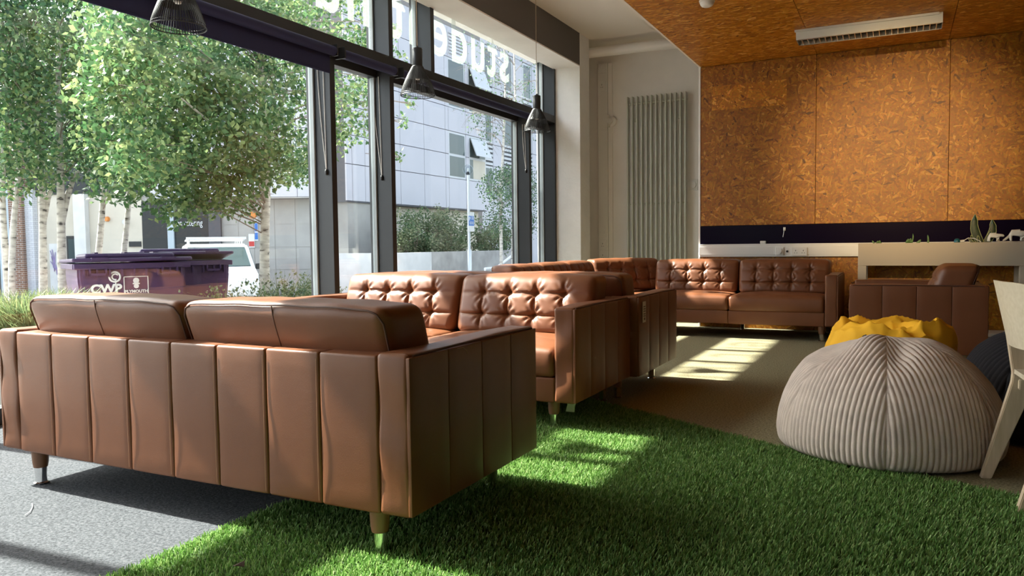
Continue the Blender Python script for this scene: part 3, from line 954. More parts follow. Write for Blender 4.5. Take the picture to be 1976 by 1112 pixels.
ARM_ME = {}
def arm_part(t, sx, xc, y0=0.0, rot=0.0):
    """armrest with its four stitched outer panels; sx = +1 right end, -1 left end"""
    if 'core' not in ARM_ME:
        P, Fc = gridbox(ARM - .008, DEP, ZA - ZB, .016, (.03, .03, .03), arm_deform(ARM, DEP, ZA - ZB))
        me = from_arrays('armrest', P, Fc); me.materials.append(MT['leather']); ARM_ME['core'] = me
        P, Fc = gridbox(.014, DEP / 4 - .0025, ZA - ZB - .016, .003, (.02, .06, .06))
        P[:, 0] += .0012 * (P[:, 0] > 0) * np.clip(1 - (P[:, 1] / .11) ** 4, 0, 1)
        me = from_arrays('outer_panel', P, Fc); me.materials.append(MT['leather']); ARM_ME['panel'] = me
        pts = [(.0, -DEP / 2 + .012, .012), (.0, -DEP / 2 + .008, ZA - ZB - .03), (0, -DEP / 2 + .03, ZA - ZB - .006), (0, 0, ZA - ZB - .002),
               (0, DEP / 2 - .03, ZA - ZB - .006), (0, DEP / 2 - .008, ZA - ZB - .03), (0, DEP / 2 - .012, .012)]
        me = tubes_mesh('arm_piping', [(pts, .0035)], 6); me.materials.append(MT['seam']); ARM_ME['pipe'] = me
    a = link('armrest', ARM_ME['core'], None, t, (xc - sx * .004, y0 + DEP / 2, ZB))
    for k in range(4):
        link('outer_panel', ARM_ME['panel'], None, a, (sx * (ARM / 2 - .0035), (k - 1.5) * DEP / 4, .006), (0, 0, 0 if sx > 0 else PI))
    link('arm_piping', ARM_ME['pipe'], None, a, (sx * (ARM / 2 - .004), 0, 0))
    return a

def leg_parts(t, x, y):
    if 'leg' not in ARM_ME:
        me = lathe_mesh('leg', [(.001, .068), (.0265, .068), (.030, .09), (.033, ZB + .01), (.001, ZB + .01)], 20); me.materials.append(MT['legwood']); ARM_ME['leg'] = me
        me = lathe_mesh('chrome_foot', [(.001, 0), (.028, 0), (.029, .004), (.0225, .008), (.0215, .03), (.0245, .069), (.001, .069)], 20); me.materials.append(MT['chrome']); ARM_ME['foot'] = me
    l = link('leg', ARM_ME['leg'], None, t, (x, y, 0))
    link('chrome_foot', ARM_ME['foot'], None, l, (0, 0, 0))

def back_panels(t, x0, x1, n):
    w = (x1 - x0) / n
    key = ('bp', round(w, 4))
    if key not in ARM_ME:
        def bulge(P):
            P = P.copy(); u = P[:, 0] / (w / 2)
            f = np.clip(1 - u ** 4, 0, 1)
            P[:, 1] -= (P[:, 1] < 0) * .0018 * f
            P[:, 1] += (P[:, 1] < 0) * .0007 * np.sin(P[:, 2] * 17 + P[:, 0] * 9)
            return P
        P, Fc = gridbox(w - .001, .12, ZA - ZB - .008, .009, (.03, .04, .05), bulge)
        me = from_arrays('back_panel', P, Fc); me.materials.append(MT['leather']); ARM_ME[key] = me
        sm = tubes_mesh('stitching', [([(w / 2 - .010, -.0635, .012), (w / 2 - .010, -.0640, .25), (w / 2 - .010, -.062, ZA - ZB - .03)], .0008)], 5)
        sm.materials.append(MT['stitch']); ARM_ME[('st',) + key[1:]] = sm
    for k in range(n):
        p = link('back_panel', ARM_ME[key], None, t, (x0 + w * (k + .5), .062, ZB))
        if k < n - 1:
            link('stitching', ARM_ME[('st',) + key[1:]], None, p, (0, 0, 0))

def sofa(name, width, seats, npan, loc, rz, label, cat, group=None, cols=(.2, .4, .6, .8)):
    t = empty(name, loc, rz)
    hw = width / 2; iw = hw - ARM
    for sx in (-1, 1):
        arm_part(t, sx, sx * (hw - ARM / 2))
    back_panels(t, -iw, iw, npan)
    sw = 2 * iw / seats
    gbox('seat_base', 2 * iw - .004, DEP - .16, .125, .012, MT['leather'], t, (0, .125 + (DEP - .16) / 2, ZB), steps=(.3, .2, .06))
    for k in range(seats):
        xc = -iw + sw * (k + .5)
        gbox('front_rail', sw - .003, .03, .13, .010, MT['leather'], t, (xc, DEP - .022, ZB - .001), steps=(.1, .02, .04))
        gbox('seat_cushion', sw - .006, .60, .152, .030, MT['leather'], t, (xc, DEP - .302, ZB + .128), steps=(.02, .02, .03), deform=seat_deform(sw, .60, .152, k))
        me, pm = cushion_pair(sw - .004, cols)
        # local origin of the cushion: bottom centre
        c = link('back_cushion', me, None, t, (xc, .235, .425), (0, 0, random.uniform(-.008, .008)))
        link('piping', pm, None, c)
    for (x, y) in ((hw - .16, .055), (-hw + .16, .055), (hw - .16, DEP - .085), (-hw + .16, DEP - .085)):
        leg_parts(t, x + (.0 if seats == 1 else .0), y)
    tag(t, label, cat, group)
    return t

s1 = sofa('leather_sofa', 2.04, 2, 8, (-2.309, 1.889, 0), 0, 'tan leather sofa turned away, its stitched back half in sun', 'sofa', 'tan leather sofas')
s2 = sofa('leather_sofa', 2.04, 2, 8, (-2.483, 4.520, 0), PI, 'tan leather sofa with sunlit button tufted cushions facing the turned away sofa', 'sofa', 'tan leather sofas')
s3 = sofa('leather_sofa', 2.04, 2, 8, (-2.43, 4.530, 0), 0, 'tan leather sofa back to back with the tufted one, paper tag on its arm', 'sofa', 'tan leather sofas')
# the paper tag on the outer side of the arm of the third sofa
tg = box('paper_tag', 1.026, 1.029, .05, .115, .475, .605, MT['tagpaper'], s3, bevel=.0008)
boxes('tag_print', [(1.0292, 1.0296, .062, .104, z, z + .006) for z in (.57, .556, .542, .525, .512)] + [(1.0292, 1.0296, .07, .096, .49, .505)], MT['tagink'], tg)
# care label hanging under the second sofa
link('care_label', from_arrays('care_label', [(-.98, .78, .146), (-.92, .78, .146), (-.92, .765, .11), (-.96, .76, .105), (-.95, .74, .07), (-.90, .74, .07)], [(0, 1, 2, 3), (3, 2, 5, 4)]), MT['tagpaper'], s2)
# loose thread on the arm of the first
link('loose_thread', tubes_mesh('loose_thread', [([(1.030, .26, .628), (1.036, .29, .628), (1.036, .31, .615), (1.036, .315, .605)], .0011)], 5), MT['stitch'], s1)

# armchair, facing the sofas
ac = sofa('leather_armchair', .89, 1, 3, (.56, 6.70, 0), PI / 2, 'tan leather armchair behind the bean bags, side on', 'armchair', None, cols=(.2, .4, .6, .8))

# ------------------------------------------------------------------ corner sofa along the far wall and the window
cs = empty('corner_sofa', (-2.40, 8.30, 0))
og = Vector(cs.location)
def W2L(x, y, z): return (x - og.x, y - og.y, z - og.z)
XB, YB = -3.34, 8.795            # outer back lines
FX, FY = XB + DEP, YB - DEP      # front lines
XE = -.51                        # right end
YE = 5.98                        # near end of the window run
def cs_part(name, w, d, h, r, x, y, z, rz=0.0, steps=(.06, .06, .06), deform=None):
    return gbox(name, w, d, h, r, MT['leather'], cs, W2L(x, y, z), (0, 0, rz), steps, deform)
# far-wall run (faces -Y)
a = link('armrest', ARM_ME['core'], None, cs, W2L(XE - ARM / 2 - .004, YB - DEP / 2, ZB))
for k in range(4):
    link('outer_panel', ARM_ME['panel'], None, a, (ARM / 2 - .0035, (k - 1.5) * DEP / 4, .006))
link('arm_piping', ARM_ME['pipe'], None, a, (ARM / 2 - .004, 0, 0))
xe = XE - ARM
xm = -1.537
for (x0, x1) in ((xm, xe), (FX, xm)):
    w = x1 - x0; xc = (x0 + x1) / 2
    cs_part('front_rail', w - .003, .03, .135, .010, xc, FY + .02, ZB)
    cs_part('seat_cushion', w - .006, .60, .152, .030, xc, FY + .302, ZB + .128, PI, (.02, .02, .03), seat_deform(w, .60, .152, 0))
    me, pm = cushion_pair(.896, (.2, .4, .6, .8))
    c = link('back_cushion', me, None, cs, W2L(xc, YB - .235, .425), (0, 0, PI)); c.scale.x = (w - .006) / .896
    link('piping', pm, None, c)
cs_part('back_rest', xe - XB, .12, ZA - ZB, .012, (xe + XB) / 2, YB - .06, ZB, 0, (.3, .06, .1))
cs_part('seat_base', xe - XB - .13, DEP - .18, .125, .012, (xe + XB) / 2 + .06, (FY + YB) / 2 - .02, ZB, 0, (.4, .2, .06))
# corner seat and its diagonal cushion
cs_part('corner_seat_cushion', DEP - .13, DEP - .13, .152, .03, (XB + .13 + FX) / 2, (YB - .13 + FY) / 2, ZB + .128, 0, (.03, .03, .03))
me, pm = cushion_pair(.896, (.2, .4, .6, .8))
c = link('back_cushion', me, None, cs, W2L(-2.80, 8.47, .440), (0, 0, PI + PI / 4)); c.scale.x = .92
link('piping', pm, None, c)
# window run (faces +X)
yl = YE + ARM
ys = np.linspace(yl, FY, 4)
cs_part('back_rest', .12, FY - YE + .9, ZA - ZB, .012, XB + .06, (YE + YB) / 2 - .001, ZB, 0, (.06, .3, .1))
cs_part('seat_base', DEP - .18, FY - yl, .125, .012, (XB + FX) / 2 + .04, (yl + FY) / 2, ZB, 0, (.2, .3, .06))
for k in range(3):
    w = ys[k + 1] - ys[k]; yc = (ys[k + 1] + ys[k]) / 2
    cs_part('front_rail', .03, w - .003, .135, .010, FX - .02, yc, ZB)
    cs_part('seat_cushion', w - .006, .60, .152, .030, FX - .302, yc, ZB + .128, -PI / 2, (.03, .03, .03), seat_deform(w, .60, .152, 0))
    me, pm = cushion_pair(.62, (.25, .5, .75))
    c = link('back_cushion', me, None, cs, W2L(XB + .235, ys[k] + w * .5 + .12 * (k - 1) * .5 + .12, .425), (0, 0, -PI / 2)); c.scale.x = .66 / .62
    link('piping', pm, None, c)
a = link('armrest', ARM_ME['core'], None, cs, W2L((XB + FX) / 2, YE + ARM / 2, ZB), (0, 0, -PI / 2))
for (x, y) in ((xe - .03, FY + .06), (xe - .03, YB - .06), (FX + .05, FY + .06), (FX - .06, yl + .05), (XB + .06, yl + .05), (XB + .06, YB - .06), (xm, YB - .06), (FX - .06, FY - .05)):
    leg_parts(cs, x - og.x, y - og.y)
tag(cs, 'long tan leather corner sofa along the strand board wall and the window', 'corner sofa')

# ================================================================== BEAN BAGS
def corduroy_bag(name, R, Hh, loc, rz, material, label, seed, top_fn, gores=6, rib=.0240, amp=.0064, na=1100, nz=120, lean=(0, 0)):
    th = np.linspace(0, 2 * PI, na, endpoint=False)
    s = np.linspace(0, 1, nz)
    # profile: flattened base, belly low down, long shoulder
    prof = np.array([(0.0, 0.0), (.60, 0.0), (.90, .012), (.975, .05), (1.0, .17), (.99, .32), (.95, .48), (.87, .64), (.74, .79), (.57, .90), (.38, .965), (.18, .99), (.0, 1.0)])
    seg = np.r_[0, np.cumsum(np.hypot(np.diff(prof[:, 0]) * R, np.diff(prof[:, 1]) * Hh))]; seg /= seg[-1]
    pr = np.interp(s, seg, prof[:, 0]) * R; pz = np.interp(s, seg, prof[:, 1]) * Hh
    for _ in range(3):
        pr[1:-1] = (pr[:-2] + 2 * pr[1:-1] + pr[2:]) / 4; pz[1:-1] = (pz[:-2] + 2 * pz[1:-1] + pz[2:]) / 4
    TH, SI = np.meshgrid(th, np.arange(nz))
    r = pr[SI]; z = pz[SI]
    gw = 2 * PI / gores
    rel = (TH + gw / 2) % gw - gw / 2            # angle from the middle of the gore
    arc = rel * np.maximum(r, .02)
    ribh = np.abs(np.cos(PI * arc / rib)) ** .7
    seam = np.exp(-((gw / 2 - np.abs(rel)) * r / .010))
    mask = np.clip((s - .07) / .05, 0, 1)[SI]
    dr = amp * (ribh - .6) * mask - .012 * seam * mask
    X = r * np.cos(TH); Y = r * np.sin(TH)
    P0 = np.stack([X.ravel(), Y.ravel(), z.ravel()], 1)
    big = (fnoise(P0, 7, seed) * .040 + fnoise(P0 * np.array([1, 1, .5]), 15, seed + 1) * .012).reshape(X.shape)
    dr = dr + big * np.clip(r / R, 0, 1) * mask
    nr_ = np.stack([np.cos(TH), np.sin(TH)], 0)
    X = X + nr_[0] * dr; Y = Y + nr_[1] * dr
    hz = np.clip(z / Hh, 0, 1)
    X = X + lean[0] * hz ** 2; Y = Y + lean[1] * hz ** 2
    Z = z + top_fn(X, Y, hz) * hz ** 2 + amp * (ribh - .6) * np.clip(hz * 2 - 1, 0, 1)
    Z = np.maximum(Z, 0.0015)
    V = np.stack([X.ravel(), Y.ravel(), Z.ravel()], 1)
    Fc = []
    idx = np.arange(nz * na).reshape(nz, na)
    a = idx[:-1]; b = np.roll(idx, -1, 1)[:-1]; c = np.roll(idx, -1, 1)[1:]; d = idx[1:]
    Q = np.stack([a, b, c, d], -1).reshape(-1, 4)
    me = bpy.data.meshes.new(name)
    me.vertices.add(len(V)); me.vertices.foreach_set('co', V.astype(np.float32).ravel())
    me.loops.add(Q.size); me.loops.foreach_set('vertex_index', Q.astype(np.int32).ravel())
    me.polygons.add(len(Q)); me.polygons.foreach_set('loop_start', np.arange(0, Q.size, 4, dtype=np.int32)); me.polygons.foreach_set('loop_total', np.full(len(Q), 4, np.int32))
    me.update(calc_edges=True)
    t = empty(name, loc, rz)
    link('bag_cover', me, material, t)
    tag(t, label, 'bean bag')
    return t

def top_beige(X, Y, h):
    return (-.035 * np.exp(-(((X + .22) / .10) ** 2 + ((Y + .10) / .16) ** 2)) + .030 * np.exp(-(((X - .20) / .14) ** 2 + ((Y + .02) / .2) ** 2))
            - .03 * np.exp(-(((X - .05) / .05) ** 2 + ((Y + .22) / .10) ** 2)) + .04 * np.exp(-(((X + .06) / .10) ** 2 + ((Y + .10) / .12) ** 2)))
bb = corduroy_bag('corduroy_bean_bag', .475, .505, (-.05, 3.93, 0), -PI / 2 + PI / 6 + .03, MT['cord_beige'],
                  'beige ribbed corduroy bean bag at the edge of the turf', 3, lambda X, Y, h: top_beige(*(lambda c, s: (X * c - Y * s, X * s + Y * c))(math.cos(-PI / 2 + PI / 6 + .03), math.sin(-PI / 2 + PI / 6 + .03)), h))
link('pull_loop', tubes_mesh('pull_loop', [([(.02, .0, .548), (.03, .01, .556), (.045, -.005, .550), (.055, .01, .556), (.05, .025, .548)], .0035)], 6), MT['plastic_k'], bb, (-.06, -.09, -.03))
kb = corduroy_bag('corduroy_bean_bag', .47, .50, (.70, 4.58, 0), .4, MT['cord_black'], 'black ribbed corduroy bean bag behind the pale wooden chair', 9,
                  lambda X, Y, h: .05 * fnoise(np.stack([X.ravel(), Y.ravel(), 0 * X.ravel()], 1), 6, 4).reshape(X.shape), rib=.03, amp=.006, na=800, nz=90)

# crumpled yellow bag
na, nz = 220, 90
th = np.linspace(0, 2 * PI, na, endpoint=False)
R, Hh = .34, .40
prof = np.array([(0, 0), (.7, 0), (.93, .03), (1.0, .16), (1.0, .38), (.98, .62), (.94, .82), (.86, .94), (.70, 1.0), (.45, .95), (.2, .9), (0, .9)])
seg = np.r_[0, np.cumsum(np.hypot(np.diff(prof[:, 0]) * R, np.diff(prof[:, 1]) * Hh))]; seg /= seg[-1]
s = np.linspace(0, 1, nz)
pr = np.interp(s, seg, prof[:, 0]) * R; pz = np.interp(s, seg, prof[:, 1]) * Hh
TH, SI = np.meshgrid(th, np.arange(nz)); r = pr[SI]; z = pz[SI]
X = r * np.cos(TH); Yv = r * np.sin(TH)
P0 = np.stack([X.ravel(), Yv.ravel(), z.ravel()], 1)
hz = np.clip(z / Hh, 0, 1)
ridge = lambda q, sc, sd: 1 - np.abs(fnoise(q, sc, sd) * 2.2)
f1 = ridge(P0, 11, 21).reshape(X.shape); f2 = ridge(P0 * np.array([1, 1.6, 1]), 19, 22).reshape(X.shape); f3 = fnoise(P0, 5, 23).reshape(X.shape)
f4 = ridge(P0 * np.array([1.5, .8, 1]), 26, 31).reshape(X.shape)
Z = z + hz ** 3 * (.075 * f1 + .060 * f2 + .060 * f3 + .022 * f4)
dr = .022 * f3 + .026 * f1 * hz + .014 * f2 * hz
bul = .06 * np.exp(-((z - .22) / .07) ** 2) * np.exp(-(((TH - 3.5 + PI) % (2 * PI) - PI) / .5) ** 2)
X = X + np.cos(TH) * (dr + bul); Yv = Yv + np.sin(TH) * (dr + bul)
Z = np.maximum(Z, .001)
V = np.stack([X.ravel(), Yv.ravel(), Z.ravel()], 1)
idx = np.arange(nz * na).reshape(nz, na)
Q = np.stack([idx[:-1], np.roll(idx, -1, 1)[:-1], np.roll(idx, -1, 1)[1:], idx[1:]], -1).reshape(-1, 4)
me = from_arrays('yellow_bean_bag', V, [tuple(map(int, q)) for q in Q])
yb = empty('slumped_bean_bag', (-.05, 4.92, 0))
link('bag_cover', me, MT['yellow'], yb)
tag(yb, 'crumpled yellow cloth bean bag behind the beige corduroy one', 'bean bag')

# ================================================================== WOODEN CHAIR
# rear feet stand at (.322, 3.60) and (.400, 3.20); the chair faces +X
A0 = Vector((.400, 3.20, 0)); B0 = Vector((.322, 3.602, 0))
side = (B0 - A0).normalized(); fwd = Vector((side.y, -side.x, 0))
ch = empty('wooden_chair', ((A0 + B0) / 2), 0)
CH = (A0 + B0) / 2
hwid = (B0 - A0).length / 2
def cp(f, s_, z): return fwd * f + side * s_ + Vector((0, 0, z))
def plank_path(name, prof, s0, s1, material, parent):
    """flat board outline in the (forward, z) plane, thickness along the side axis"""
    n = len(prof); V = [cp(f, s0, z) for f, z in prof] + [cp(f, s1, z) for f, z in prof]
    Fc = [tuple(range(n)), tuple(range(2 * n - 1, n - 1, -1))] + [(i, i + n, (i + 1) % n + n, (i + 1) % n) for i in range(n)]
    me = from_arrays(name, V, Fc)
    bm = bmesh.new(); bm.from_mesh(me); bmesh.ops.recalc_face_normals(bm, faces=bm.faces)
    bmesh.ops.bevel(bm, geom=list(bm.edges), offset=.003, segments=2, affect='EDGES', clamp_overlap=True)
    bm.to_mesh(me); bm.free()
    return link(name, me, material, parent, smooth=False)
rear_leg = [(-.018, 0), (.020, 0), (.150, .345), (.152, .44), (.095, .62), (.050, .795), (.028, .795), (.062, .60), (.088, .43), (.085, .395)]
for s_ in (-1, 1):
    plank_path('rear_leg', rear_leg, s_ * hwid - .014, s_ * hwid + .014, MT['birch'], ch)
    plank_path('front_leg', [(.475, 0), (.505, 0), (.47, .43), (.41, .43), (.43, .30)], s_ * hwid * .95 - .014, s_ * hwid * .95 + .014, MT['birch'], ch)
    plank_path('side_rail', [(.10, .37), (.44, .385), (.44, .425), (.10, .41)], s_ * (hwid - .035) - .010, s_ * (hwid - .035) + .010, MT['birch'], ch)
# curved backrest
V = []; Fc = []; n = 16
for i in range(n + 1):
    u = -1 + 2 * i / n
    bow = .042 * (1 - u * u)
    for (dz, df) in ((0, .0), (1, .0)):
        zz = (.562 + .035 * (1 - u ** 4) * -1 + .03) if dz == 0 else (.805 - .02 * abs(u) ** 6)
        lean = .075 - (zz - .56) * .22
        for thick in (0, .011):
            V.append(cp(lean - bow * 1.1 + thick + .0, u * (hwid + .012), zz))
for i in range(n):
    a = i * 4; b = a + 4
    Fc += [(a, b, b + 2, a + 2), (a + 1, a + 3, b + 3, b + 1), (a + 2, b + 2, b + 3, a + 3), (a, a + 1, b + 1, b)]
Fc += [(0, 2, 3, 1), (n * 4, n * 4 + 1, n * 4 + 3, n * 4 + 2)]
link('backrest', from_arrays('backrest', V, Fc), MT['ply'], ch, smooth=False)
seatv = []
for zz in (.43, .448):
    for f, s_ in ((.09, -.92), (.07, 0), (.09, .92), (.30, 1.08), (.49, 1.05), (.515, 0), (.49, -1.05), (.30, -1.08)):
        seatv.append(cp(f, s_ * hwid, zz))
link('seat', from_arrays('seat', seatv, [tuple(range(7, -1, -1)), tuple(range(8, 16))] + [(i, (i + 1) % 8, (i + 1) % 8 + 8, i + 8) for i in range(8)]), MT['ply'], ch, smooth=False)
tag(ch, 'pale wooden chair with a curved ply backrest beside the bean bags', 'chair')

# ================================================================== CONSOLE WITH PLANTS
cn = empty('planter_console', (.35, 8.56, 0))
og = Vector(cn.location)
def cb(name, x0, x1, y0, y1, z0, z1, m, bev=.004):
    return box(name, x0, x1, y0, y1, z0, z1, m, cn, bevel=bev, origin=og)
cx0, cx1, cyf, cyb = -.367, 1.075, 8.40, 8.82
cb('front_panel', cx0, cx1, cyf, cyf + .02, .716, .937, MT['console'])
cb('rear_panel', cx0, cx1, cyb - .02, cyb, .716, .93, MT['console'])
for (a, b) in ((cx0, cx0 + .02), (cx1 - .02, cx1)):
    cb('end_panel', a, b, cyf + .02, cyb - .02, .716, .937, MT['console'])
cb('trough_floor', cx0 + .02, cx1 - .02, cyf + .02, cyb - .02, .716, .74, MT['console'])
cb('soil', cx0 + .02, cx1 - .02, cyf + .02, cyb - .02, .74, .915, MT['soil'], 0)
for (a, b) in ((cx0, cx0 + .077), (.987, cx1)):
    for (c, d) in ((cyf, cyf + .077), (cyb - .077, cyb)):
        cb('leg', a, b, c, d, 0, .716, MT['console'])
cb('bottom_shelf', cx0 + .077, .987, cyf + .03, cyb - .03, .05, .08, MT['console'])
tag(cn, 'putty coloured planter console on legs behind the armchair', 'planter')

def leaf_blade(base, tip, w, bend, up=Vector((0, -1, 0)), n=9):
    """long pointed leaf, slightly folded"""
    base, tip = Vector(base), Vector(tip)
    ax = tip - base; side = ax.cross(up).normalized()
    V = []; Fc = []
    for i in range(n + 1):
        u = i / n
        c = base + ax * u + Vector(bend) * math.sin(PI * u)
        ww = w * (math.sin(PI * min(1, u * .62 + .30)) if u < .999 else .02)
        if u > .75: ww = w * max(.02, (1 - u) / .25) ** .8 * .86
        V += [c - side * ww, c + up * (w * .25), c + side * ww]
    for i in range(n):
        a = i * 3
        Fc += [(a, a + 1, a + 4, a + 3), (a + 1, a + 2, a + 5, a + 4)]
    o = len(V)
    V += [v - up * .003 for v in V[:o]]
    Fc += [tuple(j + o for j in reversed(q)) for q in Fc[:2 * n]]
    return V, Fc
def leaf_obj(name, specs, material, parent):
    V, Fc = [], []
    for sp in specs:
        v, f = leaf_blade(*sp); o = len(V); V += v; Fc += [tuple(i + o for i in q) for q in f]
    return link(name, from_arrays(name, V, Fc), material, parent, smooth=True)
sp = empty('snake_plant', (.69, 8.52, .915))
leafs = [((0, 0, 0), (-.055, 0, .285), .035, (-.028, 0, 0)), ((.03, 0, 0), (.085, .02, .235), .033, (.03, 0, 0)), ((.02, .02, 0), (.075, .0, .13), .02, (.01, 0, 0)),
         ((-.03, 0, 0), (-.055, 0, .095), .014, (0, 0, 0)), ((-.05, .01, 0), (-.085, 0, .09), .012, (0, 0, 0)), ((-.06, -.01, 0), (-.105, 0, .065), .012, (0, 0, 0)), ((-.02, -.02, 0), (-.03, -.02, .085), .012, (0, 0, 0))]
for l_ in leafs:
    o = leaf_obj('leaf', [l_], MT['snake'], sp)
    b_, t_, w_, bd = l_
    edge_specs = []
    # pale rim: the two outer margins
    V, Fc = leaf_blade(*l_)
    n = 9
    L_ = [V[i * 3] for i in range(n + 1)]; R_ = [V[i * 3 + 2] for i in range(n + 1)]
    link('leaf_margin', tubes_mesh('leaf_margin', [(L_, .0028), (R_, .0028)], 5), MT['snake_e'], o)
tag(sp, 'snake plant with pale leaf margins growing from the planter console', 'plant')

def succulent(loc, specs, label, n_ros=9, size=.03):
    t = empty('succulent', loc)
    k = 0
    for i in range(n_ros):
        a = i * 2.4; rr = size * (.3 + .7 * (i / n_ros))
        leaf_obj('leaf', [((0, 0, 0), (rr * math.cos(a), rr * .6 * math.sin(a), size * (1.5 - i / n_ros)), size * .28, (0, 0, .006))], MT['succulent'], t)
    for sp_ in specs:
        leaf_obj('stem_leaf', [sp_], MT['succulent'], t)
    tag(t, label, 'plant', 'small succulents in the planter console')
succulent((-.185, 8.50, .915), [((-.03, 0, 0), (-.06, 0, .05), .009, (0, 0, 0))], 'small rosette succulent closest to the corner sofa arm', 11, .035)
succulent((.085, 8.50, .915), [((.01, 0, 0), (.03, 0, .115), .006, (.01, 0, 0)), ((.06, 0, 0), (.10, 0, .055), .014, (0, 0, 0))], 'trailing succulent with thin upright leaves in the middle of the planter', 12, .045)
succulent((.245, 8.50, .915), [((0, 0, 0), (-.003, 0, .10), .008, (.004, 0, 0))], 'succulent with a single pointed upright leaf', 4, .02)

# small teal gadget with a cable
t = empty('teal_gadget', (.49, 8.50, .915))
lathe('body', [(.001, .0), (.022, .0), (.028, .02), (.026, .045), (.015, .058), (.001, .06)], MT['teal'], t, 20)
link('plug', tubes_mesh('plug', [([(.025, 0, .03), (.06, 0, .035)], .013)], 12), MT['plastic_w'], t)
link('cable', tubes_mesh('cable', [([(.05, 0, .035), (.09, 0, .062), (.14, 0, .058), (.19, 0, .03), (.20, 0, .005)], .004)], 8), MT['plastic_w'], t)
tag(t, 'small teal gadget with a white cable on the planter console', 'gadget')

# white four-legged ceramic figures (body as one skinned surface)
def figure(loc, sc, label, walking):
    t = empty('ceramic_figure', loc)
    J = [(-.050, 0, .078), (-.01, 0, .088), (.035, 0, .082), (.062, 0, .078), (.085, 0, .074),   # rump, back, chest, neck, head
         (-.056, .016, .050), (-.060 + (-.045 if walking else 0), .016, .006), (-.052, -.016, .050), (-.046, -.016, .006),
         (.036, .016, .050), (.050, .016, .006), (.036, -.016, .050), (.026, -.016, .006), (.100, 0, .066)]
    E_ = [(0, 1), (1, 2), (2, 3), (3, 4), (0, 5), (5, 6), (0, 7), (7, 8), (2, 9), (9, 10), (2, 11), (11, 12), (4, 13)]
    Rr = [.018, .020, .018, .012, .013, .009, .007, .009, .007, .009, .007, .009, .007, .006]
    me = bpy.data.meshes.new('figure'); me.from_pydata([tuple(c * sc for c in j) for j in J], E_, [])
    o = link('figure_body', me, MT['bone'], t, smooth=False)
    md = o.modifiers.new('skin', 'SKIN'); md.use_smooth_shade = True
    for i, v in enumerate(me.skin_vertices[0].data): v.radius = (Rr[i] * sc * 1.35, Rr[i] * sc * 1.35)
    me.skin_vertices[0].data[1].use_root = True
    sb = o.modifiers.new('sub', 'SUBSURF'); sb.levels = 2; sb.render_levels = 2
    tag(t, label, 'figurine', 'white ceramic animals on the planter console')
figure((.785, 8.44, .937), .80, 'small white ceramic animal figure next to the snake plant', False)
figure((.965, 8.44, .937), 1.05, 'larger white ceramic animal figure with a leg stretched behind', True)

# ------------------------------------------------------------------ bits on the floor
p = at_z(462, 1094, .02)
me = from_arrays('fallen_leaf', [(p.x - .02, p.y - .006, .022), (p.x, p.y - .014, .030), (p.x + .02, p.y, .024), (p.x + .006, p.y + .015, .034), (p.x - .014, p.y + .012, .024),
                                 (p.x - .02, p.y - .006, .020), (p.x, p.y - .014, .028), (p.x + .02, p.y, .022), (p.x + .006, p.y + .015, .032), (p.x - .014, p.y + .012, .022)],
                 [(0, 1, 3, 4), (1, 2, 3), (9, 8, 6, 5), (8, 7, 6), (0, 5, 6, 1), (1, 6, 7, 2), (2, 7, 8, 3), (3, 8, 9, 4), (4, 9, 5, 0)])
tag(link('fallen_leaf', me, MT['deadleaf'], None, smooth=False), 'small dark dead leaf lying on the sunlit turf', 'leaf')
pts = [at_z(*q, .0025) for q in ((48, 995), (58, 988), (63, 978), (62, 972))]
tag(tube('loose_thread', pts, .0014, MT['print'], None, 6), 'short white thread lying on the grey carpet', 'thread')

# ------------------------------------------------------------------ the turf: blades
def inside_edge(x):
    ex = np.array([e[0] for e in EDGE]); ey = np.array([e[1] for e in EDGE])
    return np.interp(x, ex, ey)
N = 330000
gx = RNG.uniform(-2.065, 1.3, N); gy = RNG.uniform(.75, 4.66, N)
ok = gy < inside_edge(gx) - .004 + RNG.normal(0, .006, N)
gx, gy = gx[ok], gy[ok]
n = len(gx)
ang = RNG.uniform(0, 2 * PI, n); hgt = RNG.uniform(.011, .022, n); wd = RNG.uniform(.0016, .0030, n)
la = RNG.normal(-.6, 1.0, n); ln = RNG.uniform(.002, .013, n)
dx, dy = np.cos(ang) * wd, np.sin(ang) * wd
lx, ly = np.cos(la) * ln, np.sin(la) * ln
V = np.empty((n, 4, 3), np.float32)
V[:, 0] = np.stack([gx - dx, gy - dy, np.full(n, .001)], 1)
V[:, 1] = np.stack([gx + dx, gy + dy, np.full(n, .001)], 1)
V[:, 2] = np.stack([gx + dx * .45 + lx, gy + dy * .45 + ly, hgt], 1)
V[:, 3] = np.stack([gx - dx * .45 + lx, gy - dy * .45 + ly, hgt], 1)
tf = link('artificial_turf', from_quads('artificial_turf', V.reshape(-1, 3), n), MT['turf'], None, smooth=False)
tf['kind'] = 'stuff'
tag(tf, 'bright green artificial turf laid on the floor round the sofas', 'artificial grass')
# ================================================================== OUTSIDE
gr = struct(box('ground', -70, XG - .12, -40, 80, GROUND - .2, GROUND, MT['asphalt']))
pv = struct(box('pavement', -11.6, XG - .12, -14, 30, GROUND - .01, GROUND + .012, MT['paving']))
GZ = GROUND + .012

